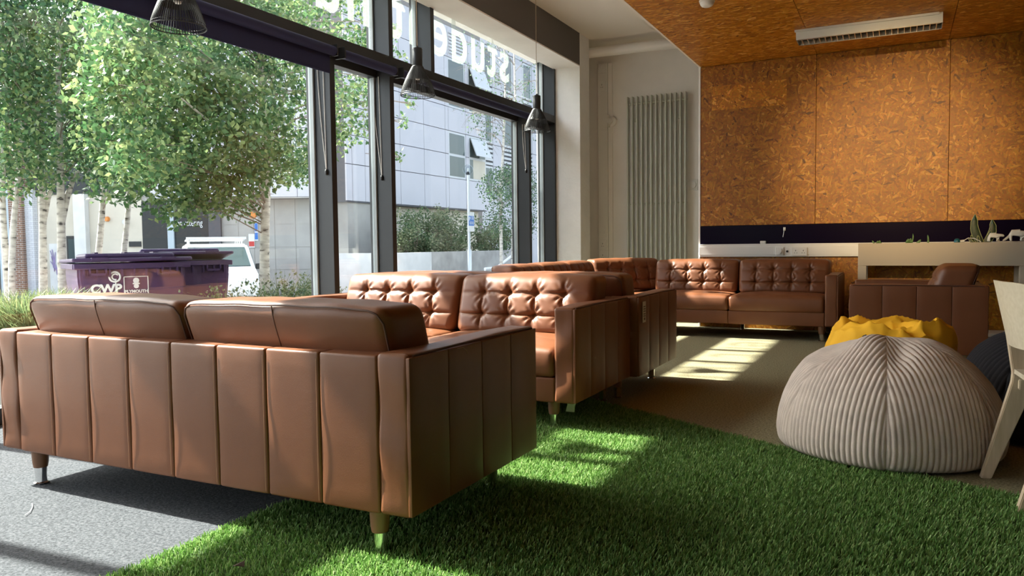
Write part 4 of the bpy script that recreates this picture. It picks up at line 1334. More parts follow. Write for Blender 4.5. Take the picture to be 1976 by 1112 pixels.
def bed(name, x0, x1, y0, y1, z, label):
    t = empty(name, ((x0 + x1) / 2, (y0 + y1) / 2, GZ)); og = Vector(t.location)
    box('soil', x0 + .1, x1 - .1, y0 + .1, y1 - .1, GZ, z - .04, MT['soil'], t, origin=og)
    boxes('kerb', [(x0, x0 + .1, y0, y1, GZ, z), (x1 - .1, x1, y0, y1, GZ, z), (x0 + .1, x1 - .1, y0, y0 + .1, GZ, z), (x0 + .1, x1 - .1, y1 - .1, y1, GZ, z)], MT['concrete'], t, origin=og)
    tag(t, label, 'planting bed')
bed('planting_bed', -8.15, -6.5, 2.6, 11.5, .02, 'low planting bed just outside the window')
bed('planting_bed', -11.4, -10.2, 2.0, 11.0, -.05, 'planting bed with birches behind the purple bins')

# ------------------------------------------------------------------ trees
def leaf_cloud(blobs, seed, size=(.048, .072), flat=.6, keep=None):
    rg = np.random.default_rng(seed)
    C = []; 
    for (c, rad, n) in blobs:
        d = rg.normal(size=(n, 3)); d /= np.linalg.norm(d, axis=1)[:, None]
        rr = rg.uniform(0, 1, n) ** .45
        C.append(np.array(c) + d * rr[:, None] * np.array(rad))
    C = np.concatenate(C)
    if keep is not None:
        C = C[keep(C, rg)]
    n = len(C)
    L = rg.uniform(size[0], size[1], n); W = L * rg.uniform(.5, .68, n)
    ax = rg.normal(size=(n, 3)) * np.array([1, 1, .7]) + np.array([0, 0, -flat]); ax /= np.linalg.norm(ax, axis=1)[:, None]
    nv = rg.normal(size=(n, 3)); sd = np.cross(ax, nv); sd /= np.linalg.norm(sd, axis=1)[:, None]
    V = np.empty((n, 4, 3), np.float32)
    V[:, 0] = C - ax * (L * .5)[:, None]
    V[:, 1] = C + sd * (W * .5)[:, None] - ax * (L * .08)[:, None]
    V[:, 2] = C + ax * (L * .5)[:, None]
    V[:, 3] = C - sd * (W * .5)[:, None] - ax * (L * .08)[:, None]
    return V.reshape(-1, 3), n

def sun_clear(C, rg):
    """crowns stop short of the line of the sun into the room"""
    lim = SUN_T * (-C[:, 0] - 2.75)
    return C[:, 2] < lim

def tree(name, base, trunk_top, r0, blobs, label, seed, forks=(), material='leaf', group=None, size=(.062, .098), keep=sun_clear, twigs=2):
    rg = random.Random(seed)
    t = empty(name, base); b = Vector(base)
    top = Vector(trunk_top)
    pts = []; n = 9
    for i in range(n + 1):
        u = i / n
        p = b.lerp(top, u); p.x += .05 * math.sin(u * 7 + seed); p.y += .05 * math.sin(u * 5 + seed * 2)
        if i == 0: p = b.copy()
        pts.append(p - b)
    rad = [r0 * (1.15 if i == 0 else 1 - .62 * i / n) for i in range(n + 1)]
    link('trunk', tubes_mesh('trunk', [(pts, rad)], 14), MT['bark'], t)
    for (u0, tip, rr) in forks:
        i0 = int(u0 * n); p0 = pts[i0]; q = Vector(tip) - b
        path = [p0, p0.lerp(q, .35) + Vector((0, 0, .12)), p0.lerp(q, .7) + Vector((0, 0, .10)), q]
        link('fork', tubes_mesh('fork', [(path, [rr, rr * .85, rr * .65, rr * .35])], 10), MT['bark'], t)
    br = []
    for (c, rad_, n_) in blobs:
        c = Vector(c) - b
        hz = min(max(c.z - .35, .6), (top - b).z * .97)
        u = hz / max((top - b).z, .1); k = min(n - 1, int(u * n))
        p0 = pts[k].lerp(pts[k + 1], u * n - k) if u < 1 else pts[-1]
        if c.z > lim_z(c + b): continue
        m1 = p0.lerp(c, .5) + Vector((rg.uniform(-.1, .1), rg.uniform(-.1, .1), .12))
        br.append(([p0, m1, c], [.010, .007, .004])) if rg.random() < .6 else None
        for _ in range(twigs):
            d = Vector((rg.uniform(-1, 1) * rad_[0], rg.uniform(-1, 1) * rad_[1], rg.uniform(-1, .4) * rad_[2]))
            br.append(([m1.lerp(c, rg.uniform(.4, 1)), c + d * .5 + Vector((0, 0, .04)), c + d], [.006, .004, .002]))
    if br:
        link('branches', tubes_mesh('branches', br, 5), MT['twig'], t)
    V, nl = leaf_cloud(blobs, seed, size, keep=keep)
    V = V - np.array(base, np.float32)
    f = link('foliage', from_quads('foliage', V, nl), MT[material], t, smooth=False)
    f['kind'] = 'stuff'
    tag(t, label, 'tree', group)
    return t
def lim_z(p): return SUN_T * (-p.x - 2.75)

rg = random.Random(5)
# the birch in front
base = at_x(512, 560, -7.6); base = (base.x, base.y, -.03)
top = at_x(505, 60, -7.7)
lower = lambda px: float(np.interp(px, [230, 300, 380, 450, 520, 600, 660, 720], [345, 420, 425, 400, 385, 330, 300, 230]))
blobs = []
for px in range(215, 740, 42):
    py = -70
    while py < lower(px):
        x = -7.7 + rg.uniform(-.95, 1.0)
        c = at_x(px + rg.uniform(-20, 20), py + rg.uniform(-20, 20), x)
        dens = 1.0 if px < 620 else .7
        blobs.append((tuple(c), (.40, .40, .32), int(rg.uniform(230, 340) * dens)))
        py += 46
for (px, py, x) in ((775, 235, -7.3), (790, 200, -7.4), (770, 300, -7.3), (700, 150, -7.5), (765, 60, -7.4), (780, 120, -7.4)):
    blobs.append((tuple(at_x(px, py, x)), (.13, .13, .16), 26))
tree('birch_tree', base, tuple(top), .075, blobs, 'white barked birch with a straight trunk beside the parked van', 3,
     forks=((.55, tuple(at_x(430, 130, -7.2)), .03), (.6, tuple(at_x(590, 60, -8.2)), .03), (.45, tuple(at_x(350, 190, -7.0)), .025)), group='birches outside the window')
# the birches on the left
left = [(6, .052, (-60, 40), 'pale leaning birch beside the blue column'), (26, .048, (0, 75), 'thin birch growing against the blue column'),
        (84, .062, (75, 135), 'forked birch trunk in front of the white brick'), (122, .068, (135, 180), 'thick birch by the graffiti on the cream wall'),
        (190, .056, (180, 235), 'birch rising behind the middle of the purple bin'), (216, .050, (235, 330), 'leaning birch next to the red alarm box')]
for i, (px, r0, (pa, pb), lab) in enumerate(left):
    x = -10.75 + (.20 if i % 2 else -.1)
    bs = at_x(px, 590, x); bs = (bs.x, bs.y, -.10)
    tp = at_x(px + (18, 14, -20, -8, 14, 60)[i], 40, x)
    blobs = []
    for qx in range(pa, pb, 36):
        py = -60
        while py < 345 + rg.uniform(-30, 40):
            c = at_x(qx + rg.uniform(-20, 20), py + rg.uniform(-20, 20), x + rg.uniform(-.7, .75))
            blobs.append((tuple(c), (.42, .42, .33), int(rg.uniform(130, 200))))
            py += 42
    fk = ((.35, tuple(at_x(px + 30, 330, x + .1)), r0 * .7),) if i in (2, 3) else ((.6, tuple(at_x(px + 25, 120, x)), r0 * .4),)
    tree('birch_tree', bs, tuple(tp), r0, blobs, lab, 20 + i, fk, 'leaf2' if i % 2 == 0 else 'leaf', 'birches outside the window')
# two slim young trees by the clad building
for i, (px, tp, lab) in enumerate(((968, 60, 'slim young birch next to the white handrail'), (990, 40, 'slim young birch furthest along the clad building'))):
    x = -11.2
    bs = at_x(px, 540, x); bs = (bs.x, bs.y, GZ)
    blobs = []
    for k in range(26):
        py = rg.uniform(-20, 330)
        blobs.append((tuple(at_x(px + rg.uniform(-70, 50) * (1 - .5 * (py < 60)), py, x + rg.uniform(-.5, .5))), (.45, .45, .4), 26))
    for k in range(12):
        blobs.append((tuple(at_x(px + rg.uniform(-25, 60), rg.uniform(330, 450), x + rg.uniform(-.3, .3))), (.5, .5, .4), 170))
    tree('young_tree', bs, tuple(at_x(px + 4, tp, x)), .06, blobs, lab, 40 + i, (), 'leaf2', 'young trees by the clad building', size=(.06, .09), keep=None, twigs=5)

# ------------------------------------------------------------------ shrubs and grasses
def clump(name, base, r, h, n, seed, material, label, cat, group, leafy=0):
    rg_ = np.random.default_rng(seed)
    a = rg_.uniform(0, 2 * PI, n); rr = r * .45 * rg_.uniform(0, 1, n) ** .5
    P = np.stack([rr * np.cos(a), rr * np.sin(a), np.zeros(n)], 1)
    d = rg_.normal(size=(n, 3)) * np.array([r * .55, r * .55, 0]) + np.array([0, 0, 1]) * (h * rg_.uniform(.5, 1.0, n))[:, None]
    T = P + d; Mid = P + d * np.array([.35, .35, .62])
    sd = np.stack([np.sin(a), -np.cos(a), np.zeros(n)], 1) * (.010 if not leafy else .006)
    V = np.concatenate([np.stack([P - sd, P + sd, Mid + sd * .8, Mid - sd * .8], 1), np.stack([Mid - sd * .8, Mid + sd * .8, T + sd * .1, T - sd * .1], 1)]).astype(np.float32)
    t = empty(name, base)
    f = link('blades', from_quads('blades', V.reshape(-1, 3), 2 * n), MT[material], t, smooth=False); f['kind'] = 'stuff'
    if leafy:
        k = rg_.integers(0, n, leafy); u = rg_.uniform(.25, 1, leafy)
        C = P[k] + (T[k] - P[k]) * u[:, None]
        Vl, nl = leaf_cloud([((0, 0, 0), (.03, .03, .03), leafy)], seed, (.03, .055), .2)
        Vl = Vl.reshape(-1, 4, 3) + C[:, None, :]
        g = link('leaves', from_quads('leaves', Vl.reshape(-1, 3).astype(np.float32), nl), MT['bush2' if seed % 2 else 'bush'], t, smooth=False); g['kind'] = 'stuff'
    tag(t, label, cat, group)
for i, (px, x) in enumerate(((5, -7.6), (38, -7.4), (70, -7.3), (102, -7.6), (128, -7.3))):
    p = at_x(px, 560, x)
    clump('ornamental_grass', (p.x, p.y, -.02), .42, .62, 420, 60 + i, 'grassy', 'tuft of long ornamental grass in the bed left of the purple bins', 'grass', 'grass tufts in the bed')
for i, (px, x, h) in enumerate(((432, -7.1, .62), (470, -7.0, .5), (520, -6.9, .62), (548, -7.2, .72), (575, -7.0, .60), (600, -7.3, .70), (625, -7.0, .5), (450, -6.8, .45))):
    p = at_x(px, 560, x)
    clump('flowering_shrub', (p.x, p.y, -.02), .40, h, 60, 80 + i, 'grassy', 'low leafy shrub in the bed at the foot of the straight birch', 'shrub', 'shrubs at the foot of the birch', leafy=520)

# ------------------------------------------------------------------ purple bins
def bin_thing(loc, rz, label, text, lid_tilt, group='purple wheeled bins'):
    t = empty('wheeled_bin', loc, rz)      # front faces local +X, width along Y
    w, d, h = 1.30, .98, 1.23
    bm = bmesh.new()
    lo = [(-d * .36, -w * .43), (d * .43, -w * .43), (d * .43, w * .43), (-d * .36, w * .43)]
    hi = [(-d * .46, -w * .49), (d * .46, -w * .49), (d * .46, w * .49), (-d * .46, w * .49)]
    rings = []
    for (ring, z) in ((lo, .16), (hi, h - .18), (hi, h)):
        rings.append([bm.verts.new((x, y, z)) for x, y in ring])
    for a, b in zip(rings, rings[1:]):
        for i in range(4): bm.faces.new((a[i], a[(i + 1) % 4], b[(i + 1) % 4], b[i]))
    bm.faces.new(rings[0][::-1]); bm.faces.new(rings[-1])
    bmesh.ops.recalc_face_normals(bm, faces=bm.faces)
    bmesh.ops.bevel(bm, geom=list(bm.edges), offset=.03, segments=3, affect='EDGES')
    body = link('bin_body', bm_mesh('bin_body', bm), MT['bin'], t, smooth=False)
    boxes('rim', [(d * .46, d * .46 + .05, -w / 2 - .03, w / 2 + .03, h - .07, h), (-d * .46 - .05, -d * .46, -w / 2 - .03, w / 2 + .03, h - .07, h),
                  (-d * .46, d * .46, w / 2 - .01, w / 2 + .04, h - .07, h), (-d * .46, d * .46, -w / 2 - .04, -w / 2 + .01, h - .07, h)], MT['bin_lid'], body, bevel=.008)
    ribs = [(d * .455, d * .46 + .04, y - .012, y + .012, h - .17, h - .07) for y in np.linspace(-w / 2 + .08, w / 2 - .08, 9)]
    boxes('rim_ribs', ribs, MT['bin_lid'], body)
    boxes('lifting_bracket', [(d * .46, d * .46 + .07, y - .10, y + .10, h - .15, h - .12) for y in (-.42, .42)] + [(d * .46, d * .46 + .07, y + s * .09 - .01, y + s * .09 + .01, h - .15, h - .05) for y in (-.42, .42) for s in (-1, 1)], MT['bin_lid'], body)
    lid = empty('lid', (-d * .46, 0, h + .004)); lid.parent = t; lid.rotation_euler = (0, -lid_tilt, 0)
    bm = bmesh.new(); box_bm(bm, -.05, d * .92 + .07, -w / 2 - .05, w / 2 + .05, 0, .045, .015); box_bm(bm, .10, d * .80, -w / 2 + .12, w / 2 - .12, .04, .105, .03)
    lm = link('lid_shell', bm_mesh('lid_shell', bm), MT['bin_lid'], lid, smooth=False)
    boxes('lid_handles', [(d * .92, d * .92 + .10, y - .09, y + .09, .02, .05) for y in (-.4, .4)] + [(.3, .5, y - .02, y + .02, .10, .125) for y in (-.35, 0, .35)], MT['bin_lid'], lid)
    for (x, y) in ((d * .3, w * .36), (d * .3, -w * .36), (-d * .25, w * .36), (-d * .25, -w * .36)):
        V, Fc = tube_arrays([(x, y - .025, .085), (x, y + .025, .085)], .085, 18)
        link('castor', from_arrays('castor', V, Fc), MT['tyre'], t)
    if text:
        fx = d * .463
        place_text('printed_name', 'CWP', .155, MT['print'], (fx, -.50, .86), (0, 1, 0), (0.02, 0, 1), body, bold=.006, spacing=1.0)
        ring = [(fx + .004, -.225 + .062 * math.cos(2 * PI * k / 28), 1.06 + .062 * math.sin(2 * PI * k / 28)) for k in range(29)]
        inner = [(fx + .004, -.220 + .036 * math.cos(2 * PI * k / 24 + .6), 1.06 + .036 * math.sin(2 * PI * k / 24 + .6)) for k in range(18)]
        stem = [(fx + .004, -.222, 1.03), (fx + .004, -.215, .99), (fx + .004, -.220, .955)]
        link('swirl_emblem', tubes_mesh('swirl_emblem', [(ring, .012), (inner, .010), (stem, .008)], 6), MT['print'], body)
        y0, y1, z0, z1 = -.125, .165, .72, 1.06
        boxes('printed_frame', [(fx - .004, fx + .006, y0, y1, z1 - .009, z1), (fx - .004, fx + .006, y0, y1, z0, z0 + .009), (fx - .004, fx + .006, y0, y0 + .009, z0, z1), (fx - .004, fx + .006, y1 - .009, y1, z0, z1)], MT['print'], body)
        place_text('printed_city', 'PLYMOUTH', .052, MT['print'], (fx, .02, .85), (0, 1, 0), (0.02, 0, 1), body, align='CENTER', bold=.002)
        place_text('printed_council', 'CITY COUNCIL', .026, MT['print'], (fx, .02, .81), (0, 1, 0), (0.02, 0, 1), body, align='CENTER')
        emb = [((fx + .003, .02, 1.005), .036), ((fx + .003, .02, .935), .030)]
        V, Fc = [], []
        for (c, r) in emb:
            v, f = tube_arrays([(c[0] - .004, c[1], c[2]), (c[0] + .004, c[1], c[2])], r, 16); o = len(V); V += v; Fc += [tuple(i + o for i in q) for q in f]
        v, f = tube_arrays([(fx, -.02, .965), (fx + .004, .02, .972), (fx, .06, .965)], .010, 8); o = len(V); V += v; Fc += [tuple(i + o for i in q) for q in f]
        link('crest_emblem', from_arrays('crest_emblem', V, Fc), MT['print'], body)
    tag(t, label, 'bin', group)
c1 = at_d(243, 520, 10.2)
bin_thing((c1.x, c1.y, GZ), -.44, 'purple wheeled bin with white printing and a flat lid', True, .02)
c2 = at_d(345, 520, 11.45)
bin_thing((c2.x, c2.y, GZ), -.60, 'purple wheeled bin with its lid propped open, no printing in view', False, .09)

# ------------------------------------------------------------------ vehicles
def vehicle(name, loc, rz, L, Wd, prof, belt, glass_front, side_glass, material, label, cat, rack=False, wheels=(.85, 3.5), wr=.32):
    """side profile in (x along, z); nose at +x"""
    t = empty(name, loc, rz)
    n = len(prof)
    def wid(z): return Wd / 2 * (1 - .14 * max(0, (z - belt) / (max(p[1] for p in prof) - belt)))
    V = [(x, wid(z), z) for x, z in prof] + [(x, -wid(z), z) for x, z in prof]
    Fc = [tuple(range(n)), tuple(range(2 * n - 1, n - 1, -1))] + [(i, i + n, (i + 1) % n + n, (i + 1) % n) for i in range(n)]
    me = from_arrays('body_shell', V, Fc)
    bm = bmesh.new(); bm.from_mesh(me); bmesh.ops.recalc_face_normals(bm, faces=bm.faces)
    bmesh.ops.bevel(bm, geom=[e for e in bm.edges], offset=.05, segments=2, affect='EDGES', clamp_overlap=True); bm.to_mesh(me); bm.free()
    body = link('body_shell', me, material, t, smooth=False)
    def pane(nm, pts, nrm):
        o = len(pts); Vv = [Vector(p) + Vector(nrm) * .022 for p in pts] + [Vector(p) - Vector(nrm) * .004 for p in pts]
        return link(nm, from_arrays(nm, Vv, [tuple(range(o)), tuple(range(2 * o - 1, o - 1, -1))] + [(i, i + o, (i + 1) % o + o, (i + 1) % o) for i in range(o)]), MT['carglass'], body, smooth=False)
    (x0, z0), (x1, z1) = glass_front
    nn = Vector((z1 - z0, 0, x0 - x1)).normalized()
    if nn.x < 0: nn = -nn
    pane('windscreen', [(x0, -wid(z0) + .10, z0), (x0, wid(z0) - .10, z0), (x1, wid(z1) - .10, z1), (x1, -wid(z1) + .10, z1)], nn)
    for s in (-1, 1):
        for poly in side_glass:
            pane('side_window', [(x, s * wid(z), z) for x, z in poly], (0, s, 0))
    for x in wheels:
        for s in (-1, 1):
            Vv, Ff = tube_arrays([(x, s * (Wd / 2 - .2), wr), (x, s * (Wd / 2 + .005), wr)], wr, 22)
            w_ = link('wheel', from_arrays('wheel', Vv, Ff), MT['tyre'], t)
            Vv, Ff = tube_arrays([(x, s * (Wd / 2 + .004), wr), (x, s * (Wd / 2 + .012), wr)], wr * .6, 18)
            link('hub_cap', from_arrays('hub_cap', Vv, Ff), MT['alu'], w_)
    for s in (-1, 1):
        Vv = box('door_mirror', x0 - .30, x0 - .16, s * (Wd / 2 + .02), s * (Wd / 2 + .20), belt, belt + .17, MT['plastic_k'], body, bevel=.03)
    if rack:
        zt = max(p[1] for p in prof)
        lst = [([(.25, s * Wd * .36, zt + .12), (3.25, s * Wd * .36, zt + .10)], .022) for s in (-1, 1)]
        lst += [([(x, -Wd * .40, zt + .12), (x, Wd * .40, zt + .12)], .022) for x in (.4, 1.2, 2.0, 2.8)]
        lst += [([(x, s * Wd * .36, zt - .02), (x, s * Wd * .36, zt + .12)], .018) for x in (.4, 1.2, 2.0, 2.8) for s in (-1, 1)]
        lst += [([(3.25, -Wd * .40, zt + .16), (3.25, Wd * .40, zt + .16)], .03)]
        link('roof_rack', tubes_mesh('roof_rack', lst, 8), MT['alu'], t)
    tag(t, label, cat)
    return t
hd = Vector((.77, -.643, 0)); rzv = math.atan2(hd.y, hd.x)
pvn = at_d(418, 540, 20.0)
van_loc = Vector((pvn.x, pvn.y, GROUND)) - hd * 2.6
vp = [(0, .28), (0, .9), (.08, 1.62), (.30, 1.72), (2.6, 1.74), (3.0, 1.66), (3.62, 1.06), (4.30, .92), (4.42, .70), (4.42, .28)]
van = vehicle('parked_van', van_loc, rzv, 4.42, 1.76, vp, 1.0, ((3.60, 1.10), (3.03, 1.63)), [[(2.35, 1.12), (3.35, 1.12), (2.95, 1.58), (2.35, 1.60)]], MT['van'],
              'white van with an aluminium roof rack parked behind the bins', 'van', rack=True, wheels=(.75, 3.62))
van.scale.z = .88
place_text('side_lettering', 'UNIVERSITY OF PLYMOUTH', .115, MT['bluecol'], (.30, -.885, 1.30), (1, 0, 0), (0, .085, 1), van, bold=.001)
cd = Vector((.30, -.954, 0)); pc = at_x(661, 540, -18.6)
carp = [(0, .30), (0, .72), (.25, .95), (.85, 1.36), (1.3, 1.42), (2.2, 1.40), (3.05, .93), (3.85, .78), (3.95, .55), (3.95, .30)]
vehicle('parked_car', Vector((pc.x, pc.y, GROUND)) - cd * 1.9, math.atan2(cd.y, cd.x), 3.95, 1.70, carp, .92, ((3.02, .97), (2.25, 1.36)), [[(.75, .98), (1.6, .98), (1.6, 1.34), (1.0, 1.30)], [(1.68, .98), (2.85, .98), (2.2, 1.33), (1.68, 1.34)]],
        MT['bluecol'], 'pale blue car seen through the narrow pane', 'car', wheels=(.72, 3.2), wr=.30)

# ------------------------------------------------------------------ facade facing the window at an angle
C0 = Vector((-16.9, 19.5, 0)); DL = Vector((-.894, -.448, 0)); NF = Vector((.448, -.894, 0)); UPV = Vector((0, 0, 1))
DEPTH2 = (C0.x * _f.x + C0.y * _f.y) / math.cos(PITCH) ** 0
ppm = F_PX / 25.0
def L_of(px): return (605 - px) / ppm
def slab(name, pa, pb, z0, z1, off, th, material, parent):
    """wall piece between two photo columns pa > pb, standing 'off' in front of the facade line"""
    P0 = C0 + DL * L_of(pa) + NF * (off - th) + UPV * z0
    return obox(name, P0, DL * (L_of(pb) - L_of(pa)), NF * th, UPV * (z1 - z0), material, parent)
b2 = empty('shop_building', (0, 0, 0))
ZP = 2.55
slab('wall', 605, -420, GROUND, 8.2, 0, .4, MT['concrete'], b2)
# stone blocks of the lower wall
cols = [605, 570, 530, 490, 460, 430]
zz = [GROUND, .25, .98, 1.72, ZP - .02]
for i in range(5):
    for j in range(4):
        o = slab('stone_block', cols[i] - .6, cols[i + 1] + .6, zz[j] + .012, zz[j + 1] - .012, .012, .010, MT['concrete'], b2)
# cladding panels over it
pc_ = [610, 585, 530, 475, 420, 365, 310]
pz = [ZP, 3.75, 4.7, 5.65, 6.6, 7.6]
for i in range(6):
    for j in range(5):
        slab('cladding_panel', pc_[i] - .5, pc_[i + 1] + .5, pz[j] + .012, pz[j + 1] - .012, .62, .60, MT['clad'], b2)
slab('canopy_soffit', 612, 300, ZP - .03, ZP, .62, .62, MT['concrete'], b2)
# dark shopfront, its post and sign
slab('shopfront_glass', 428, 276, GROUND, 2.5, .05, .04, MT['dark'], b2)
for pa, pb in ((428, 405), (338, 326)):
    slab('shopfront_post', pa, pb, GROUND, 2.6, .12, .1, MT['bluecol'] if pa == 338 else MT['joint'], b2)
P = C0 + DL * L_of(340) + NF * .08 + UPV * 1.70
place_text('shop_sign', 'ion catering', .30, MT['print'], P, -DL, UPV, b2, xscale=.62)
# cream wall with door, plates, alarm
slab('cream_wall', 276, 60, GROUND, 2.75, .04, .035, MT['cream'], b2)
slab('upper_wall', 276, -420, 2.75, 8.0, .10, .09, MT['dark'], b2)
slab('door_leaf', 156, 131, GROUND, 1.42, .10, .06, MT['dark'], b2)
slab('door_glass', 153, 135, .1, 1.32, .12, .02, MT['bglass'], b2)
slab('sign_plate', 273, 250, 1.05, 1.22, .08, .04, MT['dark'], b2)
slab('graffiti_panel', 117, 96, GROUND, 1.18, .07, .03, MT['concrete_w'], b2)
V = []
gp = C0 + DL * L_of(106) + NF * .085
rg3 = random.Random(2); pth = []
for k in range(16): pth.append(gp + DL * rg3.uniform(-.14, .14) + UPV * rg3.uniform(.15, 1.0))
link('graffiti_scrawl', tubes_mesh('graffiti_scrawl', [(pth[:8], .012), (pth[8:], .012)], 5), mat('graffiti_violet', (.30, .24, .42), .7), b2)
slab('white_column', 175, 153, GROUND, 2.75, .30, .25, MT['concrete_w'], b2)
slab('white_brick_pier', 76, 60, GROUND, 2.9, .30, .26, MT['wbrick'], b2)
slab('brick_pier', 61, 36, GROUND, 5.0, .45, .42, MT['brick'], b2)
slab('blue_column', 36, 14, GROUND, 5.0, .40, .38, MT['bluecol'], b2)
slab('dark_glazing', 14, -300, GROUND, 4.5, .10, .06, MT['bglass'], b2)
for px_, z_, r_, m_ in ((210, 1.95, .085, 'orange'), (246, 1.85, .10, 'concrete_w')):
    c = C0 + DL * L_of(px_) + NF * .05 + UPV * z_
    V, Fc = tube_arrays([c, c + NF * .12], [r_, r_ * .8], 16); link('alarm_box', from_arrays('alarm_box', V, Fc), MT[m_], b2)
tag(b2, 'concrete and cream street building with a dark shopfront beyond the bins', 'building')
# signs on the concrete
def wall_sign(px0, px1, z0, z1, pieces, label):
    t = empty('wall_sign', C0 + DL * L_of((px0 + px1) / 2) + NF * .032 + UPV * z0); og_ = Vector(t.location)
    def pl(nm, a, b, c, d, off, m):
        P0 = C0 + DL * L_of(b) + NF * (.032 + off) + UPV * c - og_
        return obox(nm, P0, DL * (L_of(a) - L_of(b)), NF * .012, UPV * (d - c), MT[m], t)
    pl('sign_board', px0, px1, z0, z1, 0, 'print')
    for pc2 in pieces: pl('printed_field', *pc2[:4], .012, pc2[4])
    tag(t, label, 'sign')
wall_sign(491.5, 498, 1.20, 1.95, [(492, 497.5, 1.50, 1.76, 'signblue'), (492, 497.5, 1.24, 1.46, 'signblue')], 'blue and white parking sign on the concrete wall')
wall_sign(479.5, 491, .98, 1.42, [(480.2, 490.3, 1.02, 1.18, 'signred')], 'white and red notice on the concrete wall')
c = C0 + DL * L_of(490) + NF * .03 + UPV * 2.02
V, Fc = tube_arrays([c, c + NF * .12], .11, 16)
tag(link('amber_light', from_arrays('amber_light', V, Fc), MT['orange'], None), 'round amber lamp on the concrete wall above the parking sign', 'lamp')

# ------------------------------------------------------------------ clad building parallel to the window
b1 = empty('clad_building', (0, 0, 0))
XF = -16.0
def fy(px, py=300): return at_x(px, py, XF).y
ye = fy(938)
box('core', XF - 7, XF - .05, fy(668), ye, 2.46, 9.6, MT['joint'], b1)
box('lower_wall', XF - .6, XF - .35, fy(716), ye - .15, GROUND, 2.46, MT['cream'], b1)
box('soffit', XF - 7, XF, fy(668), ye, 2.42, 2.46, MT['joint'], b1)
box('pier', XF - .5, XF - .06, fy(671), fy(716), GROUND, 2.42, MT['concrete'], b1)
ycols = [fy(p) for p in (667, 679, 704, 738, 772.5, 818.6, 859.7)] + [fy(866), fy(899), fy(905), fy(938)]
zrows = [2.46, 3.66, 4.60, 5.52, 6.45, 7.4, 8.4, 9.6]
for j in range(7):
    for i in range(len(ycols) - 1):
        if i in (6, 8): 
            pass
        if i in (7, 9) and j in (1, 2, 4, 5): continue      # window openings
        box('cladding_panel', XF - .05, XF, ycols[i] + .012, ycols[i + 1] - .012, zrows[j] + .012, zrows[j + 1] - .012, MT['clad'], b1)
for (i, zs) in ((7, (3.66, 5.52)), (9, (3.66, 5.52)), (7, (6.45, 8.4)), (9, (6.45, 8.4))):
    a, b = ycols[i], ycols[i + 1]
    w = box('window_frame', XF - .05, XF - .01, a + .01, b - .01, zs[0] + .01, zs[1] - .01, MT['bframe'], b1)
    zm = (zs[0] + zs[1]) / 2
    for (c, d) in ((zs[0] + .09, zm - .05), (zm + .05, zs[1] - .09)):
        box('window_pane', XF - .012, XF - .004, a + .09, b - .09, c, d, MT['bglass'], w)
    if i == 9:
        # tilted open light with a pale blind behind
        obox('open_light', Vector((XF + .30, a + .08, zm + .08)), Vector((.04, 0, 0)), Vector((0, b - a - .16, 0)), Vector((-.28, 0, zs[1] - zm - .2)), MT['bframe'], w)
        box('pale_blind', XF - .004, XF - .001, a + .35, b - .09, zs[0] + .09, zm - .05, MT['cream'], w)
for k in range(7):
    box('louvre', XF, XF + .05, ycols[7] + .1, ycols[8] - .1, 8.55 + k * .13, 8.62 + k * .13, MT['bframe'], b1)
tag(b1, 'lavender grey panel clad building with tall windows across the street', 'building')
# glazed link between the two
b3 = empty('glazed_link', (0, 0, 0))
lk0, lk1 = at_x(640, 300, XF - 5.5).y, at_x(690, 300, XF - 5.5).y
box('link_glass', XF - 5.6, XF - 5.5, lk0 - 1.2, lk1, GROUND, 8.0, MT['bglass'], b3)
for z in (GROUND + .0, .75, 2.2, 3.1, 4.6):
    box('link_rail', XF - 5.5, XF - 5.42, lk0 - 1.2, lk1, z, z + .16, MT['bframe'], b3)
for y in (lk0 - 1.1, (lk0 + lk1) / 2, lk1 - .1):
    box('link_post', XF - 5.5, XF - 5.40, y, y + .09, GROUND, 8.0, MT['bframe'], b3)
tag(b3, 'glazed link with pale frames between the two street buildings', 'building')
# building further along
b4 = empty('far_building', (0, 0, 0))
X4 = -20.5
y40, y41 = at_x(930, 300, X4).y, at_x(1075, 300, X4).y
box('core', X4 - 6, X4 - .04, y40, y41, GROUND, 15, MT['joint'], b4)
yc = np.linspace(y40, y41, 9); zc = [GROUND, 2.4, 3.6, 5.4, 6.6, 8.4, 9.8, 12, 15]
for i in range(8):
    for j in range(8):
        if j in (2, 4, 6) and i % 2 == 0:
            w = box('window_frame', X4 - .04, X4 - .01, yc[i] + .03, yc[i + 1] - .03, zc[j] + .03, zc[j + 1] - .03, MT['bframe'], b4)
            box('window_pane', X4 - .012, X4 - .002, yc[i] + .18, yc[i + 1] - .18, zc[j] + .15, zc[j + 1] - .15, MT['bglass'], w)
        elif j in (3, 5) and i % 2 == 0:
            for k in range(5):
                h5 = (zc[j + 1] - zc[j]) / 5
                box('louvre', X4 - .04, X4 + .02, yc[i] + .05, yc[i + 1] - .05, zc[j] + h5 * k + .04, zc[j] + h5 * k + h5 * .7, MT['bframe'], b4)
        else:
            box('cladding_panel', X4 - .04, X4, yc[i] + .015, yc[i + 1] - .015, zc[j] + .015, zc[j + 1] - .015, MT['clad'], b4)
tag(b4, 'pale panelled building with louvres behind the young birches', 'building')

